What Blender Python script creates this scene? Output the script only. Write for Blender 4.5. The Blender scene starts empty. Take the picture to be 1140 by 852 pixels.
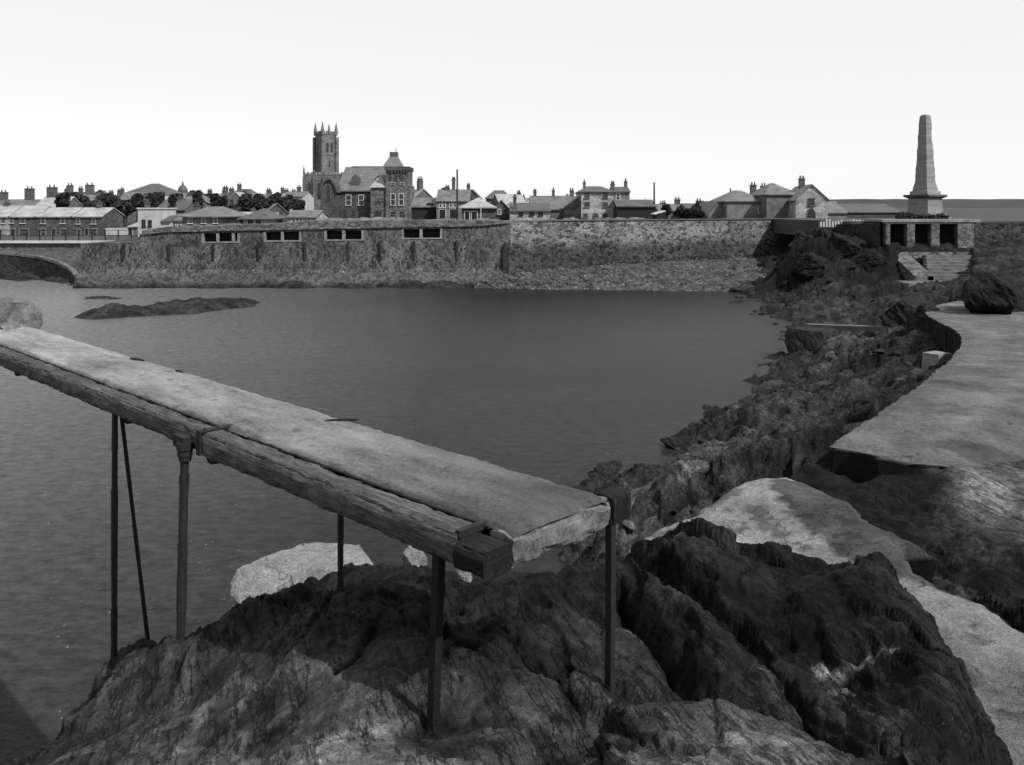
import bpy, bmesh, math, random
import numpy as np
from mathutils import Vector, Matrix
R = math.radians
S = bpy.context.scene
C = S.collection

# ------------------------------------------------------------------ camera, sky, sun, exposure
H, HV, F = 7.0, 234.0, 950.0          # eye height above the water, horizon row, focal length in photo pixels
cam = bpy.data.cameras.new('camera'); cam.lens = 36 * F / 1140; cam.sensor_width = 36
cam.shift_y = -(426 - HV) / 1140; cam.clip_start = 0.1; cam.clip_end = 6000
co = bpy.data.objects.new('camera', cam); C.objects.link(co)
co.location = (0, 0, H); co.rotation_euler = (R(90), 0, 0); S.camera = co
SUN_EL, SUN_AZ = 47.0, 133.0          # azimuth clockwise from +Y
W = bpy.data.worlds.new('World'); S.world = W; W.use_nodes = True
nt = W.node_tree; nt.nodes.clear()
sky = nt.nodes.new('ShaderNodeTexSky'); sky.sky_type = 'NISHITA'; sky.sun_disc = False
sky.sun_elevation = R(SUN_EL); sky.sun_rotation = R(SUN_AZ); sky.dust_density = 0.4; sky.air_density = 1.0; sky.ozone_density = 1.0
sep = nt.nodes.new('ShaderNodeRGBToBW')             # monochrome plate
bg = nt.nodes.new('ShaderNodeBackground'); bg.inputs[1].default_value = 0.146
wo = nt.nodes.new('ShaderNodeOutputWorld')
nt.links.new(sky.outputs[0], sep.inputs[0]); hz = nt.nodes.new('ShaderNodeMath'); hz.operation = 'MULTIPLY_ADD'; hz.inputs[1].default_value = .12; hz.inputs[2].default_value = 3.1   # high white haze evens the sky out
nt.links.new(sep.outputs[0], hz.inputs[0]); nt.links.new(hz.outputs[0], bg.inputs[0]); nt.links.new(bg.outputs[0], wo.inputs[0])
sl = bpy.data.lights.new('sun', 'SUN'); sl.energy = 3.4; sl.angle = R(0.6); sl.color = (1, 1, 1)
so = bpy.data.objects.new('sun', sl); C.objects.link(so)
sd = Vector((math.sin(R(SUN_AZ)) * math.cos(R(SUN_EL)), math.cos(R(SUN_AZ)) * math.cos(R(SUN_EL)), math.sin(R(SUN_EL))))
so.rotation_euler = sd.to_track_quat('Z', 'Y').to_euler(); so.location = sd * 300
S.view_settings.view_transform = 'Standard'; S.view_settings.look = 'None'
S.view_settings.exposure = 0.8; S.view_settings.gamma = 1; S.view_settings.use_curve_mapping = False

# ------------------------------------------------------------------ helpers
def P(u, v, Y): return Vector(((u - 570) / F * Y, Y, H - (v - HV) / F * Y))
def G(u, v, z):
    Y = (H - z) * F / (v - HV); return Vector(((u - 570) / F * Y, Y, z))
def zat(v, Y): return H - (v - HV) / F * Y
def xat(u, Y): return (u - 570) / F * Y

_pt = np.random.RandomState(7).permutation(4096)
def _h(ix, iy, s=0): return _pt[(_pt[(_pt[(ix + s * 131) & 4095] + iy) & 4095] + s) & 4095]
def perlin(x, y, s=0):
    x = np.asarray(x, float); y = np.asarray(y, float)
    ix = np.floor(x).astype(int); iy = np.floor(y).astype(int); fx = x - ix; fy = y - iy
    u = fx * fx * fx * (fx * (fx * 6 - 15) + 10); w = fy * fy * fy * (fy * (fy * 6 - 15) + 10)
    def g(i, j, dx, dy):
        a = _h(i, j, s) / 4096 * 2 * np.pi; return np.cos(a) * dx + np.sin(a) * dy
    a = g(ix, iy, fx, fy); b = g(ix + 1, iy, fx - 1, fy); c = g(ix, iy + 1, fx, fy - 1); d = g(ix + 1, iy + 1, fx - 1, fy - 1)
    return ((a + u * (b - a)) * (1 - w) + (c + u * (d - c)) * w) * 1.5
def fbm(x, y, o=4, s=0):
    r = 0; a = 1.0; t = 0
    for k in range(o): r = r + a * perlin(x * 2 ** k, y * 2 ** k, s + k); t += a; a *= .5
    return r / t
def facet(x, y, sc, ang=0., an=1., s=0, tilt=1., bl=.16):
    """angular broken-rock relief: every voronoi cell is a tilted plane; returns height (unit ~ cell size) and crack 0..1"""
    x = x + sc * .35 * perlin(x / sc * .9, y / sc * .9, s + 50); y = y + sc * .35 * perlin(x / sc * .9, y / sc * .9, s + 60)
    ca, sa = math.cos(ang), math.sin(ang); X = (x * ca + y * sa) / (sc * an); Y = (-x * sa + y * ca) / sc
    ix = np.floor(X).astype(int); iy = np.floor(Y).astype(int)
    d1 = np.full(X.shape, 9.); d2 = d1.copy(); hh = np.zeros(X.shape); h2 = hh.copy()
    for i in (-1, 0, 1):
        for j in (-1, 0, 1):
            a = ix + i; b = iy + j
            px = a + _h(a, b, s + 1) / 4096; py = b + _h(a, b, s + 2) / 4096
            dx = X - px; dy = Y - py; d = np.sqrt(dx * dx + dy * dy)
            h = (_h(a, b, s + 3) / 4096 - .5) * .8 + tilt * ((_h(a, b, s + 4) / 4096 - .5) * dx + (_h(a, b, s + 5) / 4096 - .5) * dy)
            n = d < d1; m = (~n) & (d < d2); h2 = np.where(n, hh, np.where(m, h, h2)); d2 = np.where(n, d1, np.minimum(d2, d)); hh = np.where(n, h, hh); d1 = np.where(n, d, d1)
    k = np.clip((d2 - d1) / bl, 0, 1); k = .5 + .5 * k * k * (3 - 2 * k)
    return hh * k + h2 * (1 - k), np.clip(1 - (d2 - d1) * 7, 0, 1)

# ---- materials
def nd(t, k, **kw):
    n = t.nodes.new(k)
    for a, b in kw.items(): setattr(n, a, b)
    return n
def g3(v): return (v, v, v, 1)
def base_mat(name, rough=.8, spec=.3):
    m = bpy.data.materials.new(name); m.use_nodes = True; t = m.node_tree; b = t.nodes['Principled BSDF']
    b.inputs['Roughness'].default_value = rough; b.inputs['Specular IOR Level'].default_value = spec
    return m, t, b
def mathn(t, op, a, b=None, c=None):
    n = nd(t, 'ShaderNodeMath', operation=op)
    for i, q in enumerate((a, b, c)):
        if q is None: continue
        if isinstance(q, (int, float)): n.inputs[i].default_value = q
        else: t.links.new(q, n.inputs[i])
    return n.outputs[0]
def noise(t, vec, sc, det=6, ro=.6, out=0):
    n = nd(t, 'ShaderNodeTexNoise'); n.inputs['Scale'].default_value = sc; n.inputs['Detail'].default_value = det; n.inputs['Roughness'].default_value = ro
    t.links.new(vec, n.inputs['Vector']); return n.outputs[out]
def remap(t, v, a, b, c, d):
    n = nd(t, 'ShaderNodeMapRange'); t.links.new(v, n.inputs[0])
    for i, q in enumerate((a, b, c, d)): n.inputs[i + 1].default_value = q
    return n.outputs[0]
def coords(t, scale=(1, 1, 1), out='Object'):
    tc = nd(t, 'ShaderNodeTexCoord'); mp = nd(t, 'ShaderNodeMapping'); mp.inputs['Scale'].default_value = scale
    t.links.new(tc.outputs[out], mp.inputs[0]); return mp.outputs[0]
def bump(t, b, h, s, d):
    n = nd(t, 'ShaderNodeBump'); n.inputs['Strength'].default_value = s; n.inputs['Distance'].default_value = d
    t.links.new(h, n.inputs['Height']); t.links.new(n.outputs[0], b.inputs['Normal'])
KB = .62
def speckle(name, lo, hi, sc=2., rough=.85, bs=.5, bd=.02, stretch=(1, 1, 1), a=.35, b_=.65, spec=.25, fine=9.):
    lo *= KB; hi *= KB; m, t, b = base_mat(name, rough, spec); v = coords(t, stretch)
    n1 = noise(t, v, sc, 9, .65); n2 = noise(t, v, sc * fine, 4, .7)
    mix = mathn(t, 'ADD', mathn(t, 'MULTIPLY', n1, .65), mathn(t, 'MULTIPLY', n2, .35))
    c = remap(t, mix, a, b_, lo, hi); t.links.new(c, b.inputs['Base Color']); bump(t, b, mix, bs, bd); return m
def masonry(name, lo, hi, mortar, sc=2.5, zs=1.5, bs=.6, bd=.05, stain=None, xs=1., mw=.05, big=.12):
    """rubble stone: voronoi stones of random tone, pale joints, optional dark wet stain below a height (object z)"""
    lo *= KB; hi *= KB; mortar *= KB; m, t, b = base_mat(name, .9, .15); v = coords(t, (xs, 1, zs))
    wv = nd(t, 'ShaderNodeVectorMath', operation='ADD'); n0 = nd(t, 'ShaderNodeTexNoise'); n0.inputs['Scale'].default_value = sc * .8
    t.links.new(v, n0.inputs['Vector']); sc_ = nd(t, 'ShaderNodeVectorMath', operation='SCALE'); sc_.inputs['Scale'].default_value = .5 / sc
    t.links.new(n0.outputs['Color'], sc_.inputs[0]); t.links.new(v, wv.inputs[0]); t.links.new(sc_.outputs[0], wv.inputs[1]); v2 = wv.outputs[0]
    vo = nd(t, 'ShaderNodeTexVoronoi'); vo.inputs['Scale'].default_value = sc; t.links.new(v2, vo.inputs['Vector'])
    ve = nd(t, 'ShaderNodeTexVoronoi', feature='DISTANCE_TO_EDGE'); ve.inputs['Scale'].default_value = sc; t.links.new(v2, ve.inputs['Vector'])
    sp = nd(t, 'ShaderNodeSeparateColor'); t.links.new(vo.outputs['Color'], sp.inputs[0])
    n1 = noise(t, v, sc * 5, 5, .7); bigv = noise(t, v, big, 5, .6)
    c = remap(t, mathn(t, 'ADD', mathn(t, 'MULTIPLY', sp.outputs[0], .6), mathn(t, 'MULTIPLY', n1, .4)), .15, .8, lo, hi)
    j = remap(t, ve.outputs['Distance'], 0, mw, 1, 0)
    j = mathn(t, 'MULTIPLY', j, remap(t, noise(t, v, .5, 4), .42, .6, 0, 1))
    mx = nd(t, 'ShaderNodeMix'); mx.data_type = 'FLOAT'; t.links.new(j, mx.inputs[0]); t.links.new(c, mx.inputs[2]); mx.inputs[3].default_value = mortar
    c = mathn(t, 'MULTIPLY', mx.outputs[0], remap(t, bigv, .3, .7, .65, 1.35))
    if stain:
        z0, z1, k = stain; tc = nd(t, 'ShaderNodeTexCoord'); sx = nd(t, 'ShaderNodeSeparateXYZ'); t.links.new(tc.outputs['Object'], sx.inputs[0])
        zz = mathn(t, 'ADD', sx.outputs[2], mathn(t, 'MULTIPLY', mathn(t, 'SUBTRACT', noise(t, v, .6, 5), .5), 1.6))
        c = mathn(t, 'MULTIPLY', c, remap(t, zz, z0, z1, k, 1))
    t.links.new(c, b.inputs['Base Color'])
    hgt = mathn(t, 'ADD', remap(t, ve.outputs['Distance'], 0, .12, 0, 1), mathn(t, 'MULTIPLY', n1, .5)); bump(t, b, hgt, bs, bd); return m
def rockmat(name, k=1., tone='tone', rough=.75):
    """rock / concrete: tone comes per vertex from modelled strata and painted shade, broken up by noise, veins and pits"""
    m, t, b = base_mat(name, rough, .1); v = coords(t)
    if tone:
        at = nd(t, 'ShaderNodeAttribute', attribute_name='tone'); base = at.outputs['Fac']
    else:
        vv = nd(t, 'ShaderNodeValue'); vv.outputs[0].default_value = k; base = vv.outputs[0]
    n1 = noise(t, v, 1.3, 10, .68); n2 = noise(t, v, 14, 6, .7); n3 = noise(t, v, 70, 3, .7)
    f = mathn(t, 'MULTIPLY', remap(t, n1, .32, .68, *((.35, 1.75) if name == 'rock' else (.6, 1.4))), remap(t, n2, .3, .7, *((.4, 1.65) if name == 'rock' else (.65, 1.35))))
    f = mathn(t, 'MULTIPLY', f, remap(t, n3, .28, .72, .5, 1.5))
    if tone and name == 'rock':       # bedding lines running with the strata
        tl = nd(t, 'ShaderNodeTexCoord'); m1 = nd(t, 'ShaderNodeMapping'); m1.inputs['Rotation'].default_value = (0, R(14), R(72)); ml = nd(t, 'ShaderNodeMapping'); ml.inputs['Scale'].default_value = (.5, 3.6, 2.4); t.links.new(tl.outputs['Object'], m1.inputs[0]); t.links.new(m1.outputs[0], ml.inputs[0])
        nl = noise(t, ml.outputs[0], 1.5, 8, .7); lin = remap(t, mathn(t, 'ABSOLUTE', mathn(t, 'SUBTRACT', nl, .5)), 0, .02, .4, 1); f = mathn(t, 'MULTIPLY', f, mathn(t, 'MULTIPLY', remap(t, nl, .3, .7, .6, 1.4), lin))
    else: nl = n2; lin = n3
    ve = nd(t, 'ShaderNodeTexVoronoi', feature='DISTANCE_TO_EDGE'); ve.inputs['Scale'].default_value = 1.7 if name == 'rock' else .55
    wv = nd(t, 'ShaderNodeVectorMath', operation='ADD'); nn = nd(t, 'ShaderNodeTexNoise'); nn.inputs['Scale'].default_value = 2.2; nn.inputs['Detail'].default_value = 6
    t.links.new(v, nn.inputs['Vector']); t.links.new(v, wv.inputs[0]); t.links.new(nn.outputs['Color'], wv.inputs[1]); t.links.new(wv.outputs[0], ve.inputs['Vector'])
    cr = remap(t, ve.outputs['Distance'], 0, .012 if name == 'rock' else .007, .75 if name == 'rock' else .35, 1); f = mathn(t, 'MULTIPLY', f, cr)
    # little salt-white barnacle specks
    vs = nd(t, 'ShaderNodeTexVoronoi'); vs.inputs['Scale'].default_value = 26; t.links.new(v, vs.inputs['Vector'])
    spk = mathn(t, 'MULTIPLY', remap(t, vs.outputs['Distance'], .05, .12, 1, 0), remap(t, noise(t, v, 3.1, 3), .58, .68, 0, 1))
    c = mathn(t, 'ADD', mathn(t, 'MULTIPLY', base, f), mathn(t, 'MULTIPLY', spk, .05))
    t.links.new(c, b.inputs['Base Color'])
    h = mathn(t, 'ADD', mathn(t, 'MULTIPLY', n2, .6), mathn(t, 'ADD', mathn(t, 'MULTIPLY', n3, .15), mathn(t, 'ADD', mathn(t, 'MULTIPLY', cr, .3), mathn(t, 'MULTIPLY', mathn(t, 'ADD', lin, nl), .45))))
    bump(t, b, h, .9, .05); return m

M = {}
M['rock'] = rockmat('rock')
M['concrete'] = rockmat('weathered_concrete', rough=.85)
M['granite_mid'] = masonry('granite_mid', .05, .22, .28, 3.2, 1.6)
M['quay'] = masonry('quay_masonry', .02, .135, .30, 3.7, .8, stain=(-1., 2.2, .6), xs=1.5, bd=.08, mw=.09)
M['seawall'] = masonry('sea_wall_rubble', .02, .27, .42, 2.7, 1.5, stain=(3.2, 4.2, .36), bd=.1, mw=.1)
M['footing'] = masonry('weedy_footing', .03, .12, .15, 4, 1., stain=(-.1, .65, .12), bd=.04)
M['dark_masonry'] = masonry('near_black_masonry', .015, .05, .07, 2., 1.4, bd=.06)  # near-black stone; carries painted shade on the wall slots and retaining wall
M['church'] = masonry('church_granite', .11, .21, .24, 1.5, 1.3, bd=.03, stain=None)
M['brick_dark'] = masonry('dark_brickwork', .055, .12, .15, 2., 1.5, bd=.03)
M['stone_pale'] = masonry('pale_dressed_stone', .25, .42, .42, 1.6, 1.3, bd=.02)
M['stone_house'] = masonry('mottled_pale_stone', .22, .5, .5, 1.8, 1.4, bd=.03)
M['render_grey'] = speckle('grey_roughcast', .09, .28, .9)
M['render_mid'] = speckle('mid_roughcast', .06, .22, .9)
M['render_white'] = speckle('limewashed_render', .34, .66, .5)
M['coping'] = speckle('granite_coping', .13, .36, 1.5)
M['step_stone'] = speckle('worn_steps', .07, .22, 1.5)
M['trim'] = speckle('pale_painted_trim', .5, .7, 1.)
M['slate_dark'] = speckle('dark_slate_roof', .04, .12, .9, .6, stretch=(1, 1, 3), spec=.4)
M['slate'] = speckle('grey_slate_roof', .06, .22, .9, .6, stretch=(1, 1, 3), spec=.4)
M['slate_pale'] = speckle('pale_slate_roof', .2, .52, .8, .6, stretch=(1, 1, 3), spec=.4)
M['tar'] = speckle('tarred_boards', .008, .03, 1.5, .8, stretch=(6, 6, .6))
M['void'] = speckle('dark_recess_shade', .006, .016, 1.2, .9)  # shade of deep openings painted as near-black
M['pane'] = speckle('window_glass', .015, .04, 1., .25, .1, spec=.5)
M['chimney'] = speckle('sooty_chimney_stone', .05, .15, 2.)
M['iron'] = speckle('rusted_iron', .008, .028, 25, .7, .6, .003)
M['ground'] = speckle('town_ground', .03, .08, .3)
M['hill'] = speckle('hillside_fields', .03, .075, .05, 1., 0)
M['bark'] = speckle('bark', .03, .07, 3., .9, stretch=(3, 3, .5))
M['leaf'] = speckle('foliage', .02, .065, 2., .8)
M['obelisk'] = speckle('memorial_granite', .14, .34, 1.2, .8, stretch=(.6, .6, 5))
# wood: long grain, splits, worn pale patches (object x runs along the gangway)
def timber(name, lo, hi, split=.25):
    lo *= .26; hi *= .29; m, t, b = base_mat(name, .85, .2); v = coords(t, (1.2, 16, 16)); v1 = coords(t, (.9, 2.5, 2.5))
    n1 = noise(t, v, 1.6, 9, .7); n2 = noise(t, v1, 2.2, 8, .7); n3 = noise(t, coords(t, (8, 60, 60)), 1, 4, .6)
    mix = mathn(t, 'ADD', mathn(t, 'MULTIPLY', n1, .35), mathn(t, 'ADD', mathn(t, 'MULTIPLY', n2, .45), mathn(t, 'MULTIPLY', n3, .2)))
    c = remap(t, mix, .38, .63, lo, hi); sp = remap(t, mathn(t, 'ABSOLUTE', mathn(t, 'SUBTRACT', n1, .5)), 0, .02, split, 1)
    t.links.new(mathn(t, 'MULTIPLY', c, sp), b.inputs['Base Color'])
    bump(t, b, mathn(t, 'ADD', mathn(t, 'MULTIPLY', mix, 1.5), mathn(t, 'MULTIPLY', sp, .3)), .9, .015); return m
M['timber'] = timber('weathered_timber', .045, .36)
M['timber_dark'] = timber('dark_wet_timber', .008, .045)
M['timber_pale'] = timber('sunbleached_timber', .16, .42, .5)
# deck screed: pale gritty top, darker towards the near end
def deckmat():
    m, t, b = base_mat('gritty_deck_screed', .9, .2); v = coords(t); vs = coords(t, (.5, 1.6, 1))
    n1 = noise(t, vs, 1.8, 9, .65); n2 = noise(t, v, 35, 5, .75); n3 = noise(t, v, 140, 2, .7)
    mix = mathn(t, 'ADD', mathn(t, 'MULTIPLY', n1, .5), mathn(t, 'ADD', mathn(t, 'MULTIPLY', n2, .3), mathn(t, 'MULTIPLY', n3, .28)))
    at = nd(t, 'ShaderNodeAttribute', attribute_name='tone')
    c = mathn(t, 'MULTIPLY', remap(t, mix, .40, .60, .25, 1.8), at.outputs['Fac'])
    t.links.new(c, b.inputs['Base Color']); bump(t, b, mix, .9, .02); return m
M['deck'] = deckmat()
M['screed_edge'] = speckle('screed_edge', .03, .26, 5, .9, .9, .03)
# water: dark, wind-ruffled, satin from a long exposure
def watermat():
    m, t, b = base_mat('sea_water', .24, .5); b.inputs['IOR'].default_value = 1.09; v = coords(t, (.9, 1.2, 1)); v2 = coords(t, (1, 1, 1))
    n1 = noise(t, v, .35, 5, .6); n2 = noise(t, v, 3.2, 6, .65); n3 = noise(t, v2, 11, 3, .6)
    c = remap(t, noise(t, coords(t, (.5, 1, 1)), .06, 5, .6), .3, .7, .008, .018)
    sx = nd(t, 'ShaderNodeSeparateXYZ'); t.links.new(v2, sx.inputs[0]); c = mathn(t, 'ADD', c, remap(t, sx.outputs[0], -36, -3, .10, 0))   # base colour paler towards the left
    t.links.new(c, b.inputs['Base Color'])
    vs = nd(t, 'ShaderNodeTexVoronoi'); vs.inputs['Scale'].default_value = 7; t.links.new(v2, vs.inputs['Vector'])
    fl = mathn(t, 'MULTIPLY', remap(t, vs.outputs['Distance'], .06, .16, 1, 0), remap(t, noise(t, v2, 1.7, 4), .56, .66, 0, 1)); c = mathn(t, 'ADD', c, mathn(t, 'MULTIPLY', fl, .22))   # flecks of foam and floating weed
    c = mathn(t, 'MULTIPLY', c, remap(t, noise(t, coords(t, (.9, 1.5, 1)), 2.6, 8, .8), .32, .68, .3, 1.8)); t.links.new(c, b.inputs['Base Color'])
    h = mathn(t, 'ADD', mathn(t, 'MULTIPLY', n1, .8), mathn(t, 'ADD', mathn(t, 'MULTIPLY', n2, .35), mathn(t, 'MULTIPLY', n3, .12)))
    bump(t, b, h, 1., .07)
    return m
M['water'] = watermat()

# ---- objects
ROOT = {}
def tag(o, label=None, cat=None, group=None, kind=None):
    for k, q in (('label', label), ('category', cat), ('group', group), ('kind', kind)):
        if q: o[k] = q
    return o
def thing(name, label, cat, loc, rz=0, group=None):
    o = bpy.data.objects.new(name, None); C.objects.link(o); o.location = loc; o.rotation_euler = (0, 0, rz); o.empty_display_size = .3
    ROOT[o.name] = (Matrix.Translation(Vector(loc)) @ Matrix.Rotation(rz, 4, 'Z')).inverted()
    return tag(o, label, cat, group)
def rootinv(p):
    while p.parent: p = p.parent
    return ROOT.get(p.name, Matrix.Translation(-p.location))
class MB:
    def __init__(s, T=None): s.v = []; s.f = []; s.T = T
    def add(s, vs, fs):
        n = len(s.v); s.v += [(s.T @ Vector(q)) if s.T else Vector(q) for q in vs]; s.f += [tuple(i + n for i in f) for f in fs]; return s
    def box(s, x0, x1, y0, y1, z0, z1):
        return s.add([(x0, y0, z0), (x1, y0, z0), (x1, y1, z0), (x0, y1, z0), (x0, y0, z1), (x1, y0, z1), (x1, y1, z1), (x0, y1, z1)],
                     [(0, 3, 2, 1), (4, 5, 6, 7), (0, 1, 5, 4), (1, 2, 6, 5), (2, 3, 7, 6), (3, 0, 4, 7)])
    def frustum(s, a, b, z0, z1):        # a, b = (x0,x1,y0,y1) at z0 and z1
        return s.add([(a[0], a[2], z0), (a[1], a[2], z0), (a[1], a[3], z0), (a[0], a[3], z0), (b[0], b[2], z1), (b[1], b[2], z1), (b[1], b[3], z1), (b[0], b[3], z1)],
                     [(0, 3, 2, 1), (4, 5, 6, 7), (0, 1, 5, 4), (1, 2, 6, 5), (2, 3, 7, 6), (3, 0, 4, 7)])
    def prism(s, pts, axis, a, b):       # polygon pts in the plane across axis ('x': (y,z), 'y': (x,z), 'z': (x,y))
        n = len(pts)
        def q(p, t): return {'x': (t, p[0], p[1]), 'y': (p[0], t, p[1]), 'z': (p[0], p[1], t)}[axis]
        return s.add([q(p, a) for p in pts] + [q(p, b) for p in pts], [tuple(range(n)), tuple(range(2 * n - 1, n - 1, -1))] + [(i, i + n, (i + 1) % n + n, (i + 1) % n) for i in range(n)])
    def tube(s, p0, p1, r0, r1=None, n=10):
        r1 = r0 if r1 is None else r1; p0 = Vector(p0); p1 = Vector(p1); d = (p1 - p0).normalized(); a = d.orthogonal().normalized(); b = d.cross(a)
        vs = [p0 + r0 * (a * math.cos(t) + b * math.sin(t)) for t in [2 * math.pi * i / n for i in range(n)]] + [p1 + r1 * (a * math.cos(t) + b * math.sin(t)) for t in [2 * math.pi * i / n for i in range(n)]]
        return s.add(vs, [(i, (i + 1) % n, n + (i + 1) % n, n + i) for i in range(n)] + [tuple(range(n))[::-1], tuple(range(n, 2 * n))])
def obj(name, mb, mat, parent=None, smooth=False, fix=True, tone=None):
    me = bpy.data.meshes.new(name); vs = [Vector(q) for q in mb.v]
    if parent is not None:
        I = rootinv(parent); vs = [I @ q for q in vs]
    me.from_pydata([tuple(q) for q in vs], [], mb.f); me.update()
    if fix:
        bm = bmesh.new(); bm.from_mesh(me); bmesh.ops.recalc_face_normals(bm, faces=bm.faces); bm.to_mesh(me); bm.free()
    me.materials.append(M[mat] if isinstance(mat, str) else mat)
    if smooth: me.shade_smooth()
    if tone is not None:
        a = me.attributes.new('tone', 'FLOAT', 'POINT'); a.data.foreach_set('value', np.asarray(tone, np.float32))
    o = bpy.data.objects.new(name, me); C.objects.link(o)
    if parent is not None: o.parent = parent
    return o
def npmesh(name, V, Fq, mat, tone=None, smooth=False, parent=None):
    me = bpy.data.meshes.new(name); V = np.asarray(V, np.float32); Fq = np.asarray(Fq, np.int32)
    me.vertices.add(len(V)); me.vertices.foreach_set('co', V.ravel()); k = Fq.shape[1]
    me.loops.add(Fq.size); me.loops.foreach_set('vertex_index', Fq.ravel()); me.polygons.add(len(Fq))
    me.polygons.foreach_set('loop_start', np.arange(0, Fq.size, k, dtype=np.int32)); me.polygons.foreach_set('loop_total', np.full(len(Fq), k, np.int32))
    me.update(calc_edges=True); me.validate()
    me.materials.append(M[mat] if isinstance(mat, str) else mat)
    if smooth: me.shade_smooth()
    if tone is not None:
        a = me.attributes.new('tone', 'FLOAT', 'POINT'); a.data.foreach_set('value', np.asarray(tone, np.float32).ravel())
    o = bpy.data.objects.new(name, me); C.objects.link(o)
    if parent is not None: o.parent = parent
    return o
def gridfaces(nr, nc, keep=None):
    i = np.arange(nr - 1)[:, None] * nc + np.arange(nc - 1)[None]; f = np.stack([i, i + 1, i + nc + 1, i + nc], -1)
    return f[keep] if keep is not None else f.reshape(-1, 4)

# ------------------------------------------------------------------ setting: rock shore heightfield
# control points (u, v, depth or z, tone): where the photograph shows the rock surface
CT = []
def cz(u, v, z, t): p = G(u, v, z); CT.append((p.x, p.y, z, t))
def cY(u, v, Y, t): p = P(u, v, Y); CT.append((p.x, p.y, p.z, t))
def cw(x, y, z, t): CT.append((x, y, z, t))
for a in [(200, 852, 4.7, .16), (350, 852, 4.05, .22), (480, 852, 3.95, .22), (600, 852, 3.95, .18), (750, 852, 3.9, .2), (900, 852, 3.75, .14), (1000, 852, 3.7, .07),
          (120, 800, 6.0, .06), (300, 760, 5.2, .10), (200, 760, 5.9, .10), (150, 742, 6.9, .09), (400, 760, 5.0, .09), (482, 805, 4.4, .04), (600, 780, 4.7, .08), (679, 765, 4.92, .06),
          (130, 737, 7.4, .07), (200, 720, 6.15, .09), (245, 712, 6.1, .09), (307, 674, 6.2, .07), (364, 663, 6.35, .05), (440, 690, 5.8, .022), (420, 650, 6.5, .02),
          (215, 695, 6.75, .022), (272, 663, 6.85, .02), (395, 637, 7.0, .02), (470, 622, 7.0, .02), (520, 650, 6.4, .022), (560, 680, 5.7, .022), (520, 720, 5.2, .022),  # low tones here put the gangway's shade into the rock colour
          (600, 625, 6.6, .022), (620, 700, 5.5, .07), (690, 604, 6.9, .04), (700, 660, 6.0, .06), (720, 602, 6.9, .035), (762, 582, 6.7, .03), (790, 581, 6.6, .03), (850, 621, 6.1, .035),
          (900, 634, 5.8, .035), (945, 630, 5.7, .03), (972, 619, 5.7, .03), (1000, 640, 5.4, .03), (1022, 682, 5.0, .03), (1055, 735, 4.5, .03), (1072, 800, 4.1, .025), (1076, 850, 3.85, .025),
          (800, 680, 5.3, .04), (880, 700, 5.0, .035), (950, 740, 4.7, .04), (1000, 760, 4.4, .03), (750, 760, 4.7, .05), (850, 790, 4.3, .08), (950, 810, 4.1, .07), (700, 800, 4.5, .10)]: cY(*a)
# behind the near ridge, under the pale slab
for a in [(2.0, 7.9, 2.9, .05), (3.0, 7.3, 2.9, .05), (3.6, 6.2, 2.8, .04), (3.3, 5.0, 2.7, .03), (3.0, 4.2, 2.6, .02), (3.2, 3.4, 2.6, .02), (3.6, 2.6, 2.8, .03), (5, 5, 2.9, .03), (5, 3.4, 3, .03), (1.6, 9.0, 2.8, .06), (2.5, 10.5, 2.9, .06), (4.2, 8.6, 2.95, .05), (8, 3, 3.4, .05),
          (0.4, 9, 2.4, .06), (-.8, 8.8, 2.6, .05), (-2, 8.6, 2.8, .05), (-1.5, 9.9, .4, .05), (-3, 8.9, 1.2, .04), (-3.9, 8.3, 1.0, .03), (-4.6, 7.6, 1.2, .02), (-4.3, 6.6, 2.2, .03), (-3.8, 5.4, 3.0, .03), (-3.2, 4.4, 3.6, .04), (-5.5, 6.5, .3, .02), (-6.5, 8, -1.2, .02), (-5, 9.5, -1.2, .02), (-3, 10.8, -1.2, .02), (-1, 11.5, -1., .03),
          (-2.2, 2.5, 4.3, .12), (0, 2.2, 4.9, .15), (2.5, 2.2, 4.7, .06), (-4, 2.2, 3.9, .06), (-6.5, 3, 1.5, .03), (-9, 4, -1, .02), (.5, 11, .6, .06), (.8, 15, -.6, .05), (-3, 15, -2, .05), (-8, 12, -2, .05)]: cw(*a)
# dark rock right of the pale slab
for a in [(1000, 560, 3.15, .022), (960, 545, 3.0, .02), (920, 525, 2.95, .012), (890, 527, 2.9, .012), (985, 530, 3.0, .012), (1050, 590, 3.3, .035), (1090, 630, 3.35, .05), (1135, 665, 3.35, .05), (1180, 650, 3.6, .06), (1135, 610, 3.55, .05), (1090, 590, 3.45, .035), (1250, 700, 3.8, .06), (1450, 800, 4.2, .06)]: cz(*a)
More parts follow.
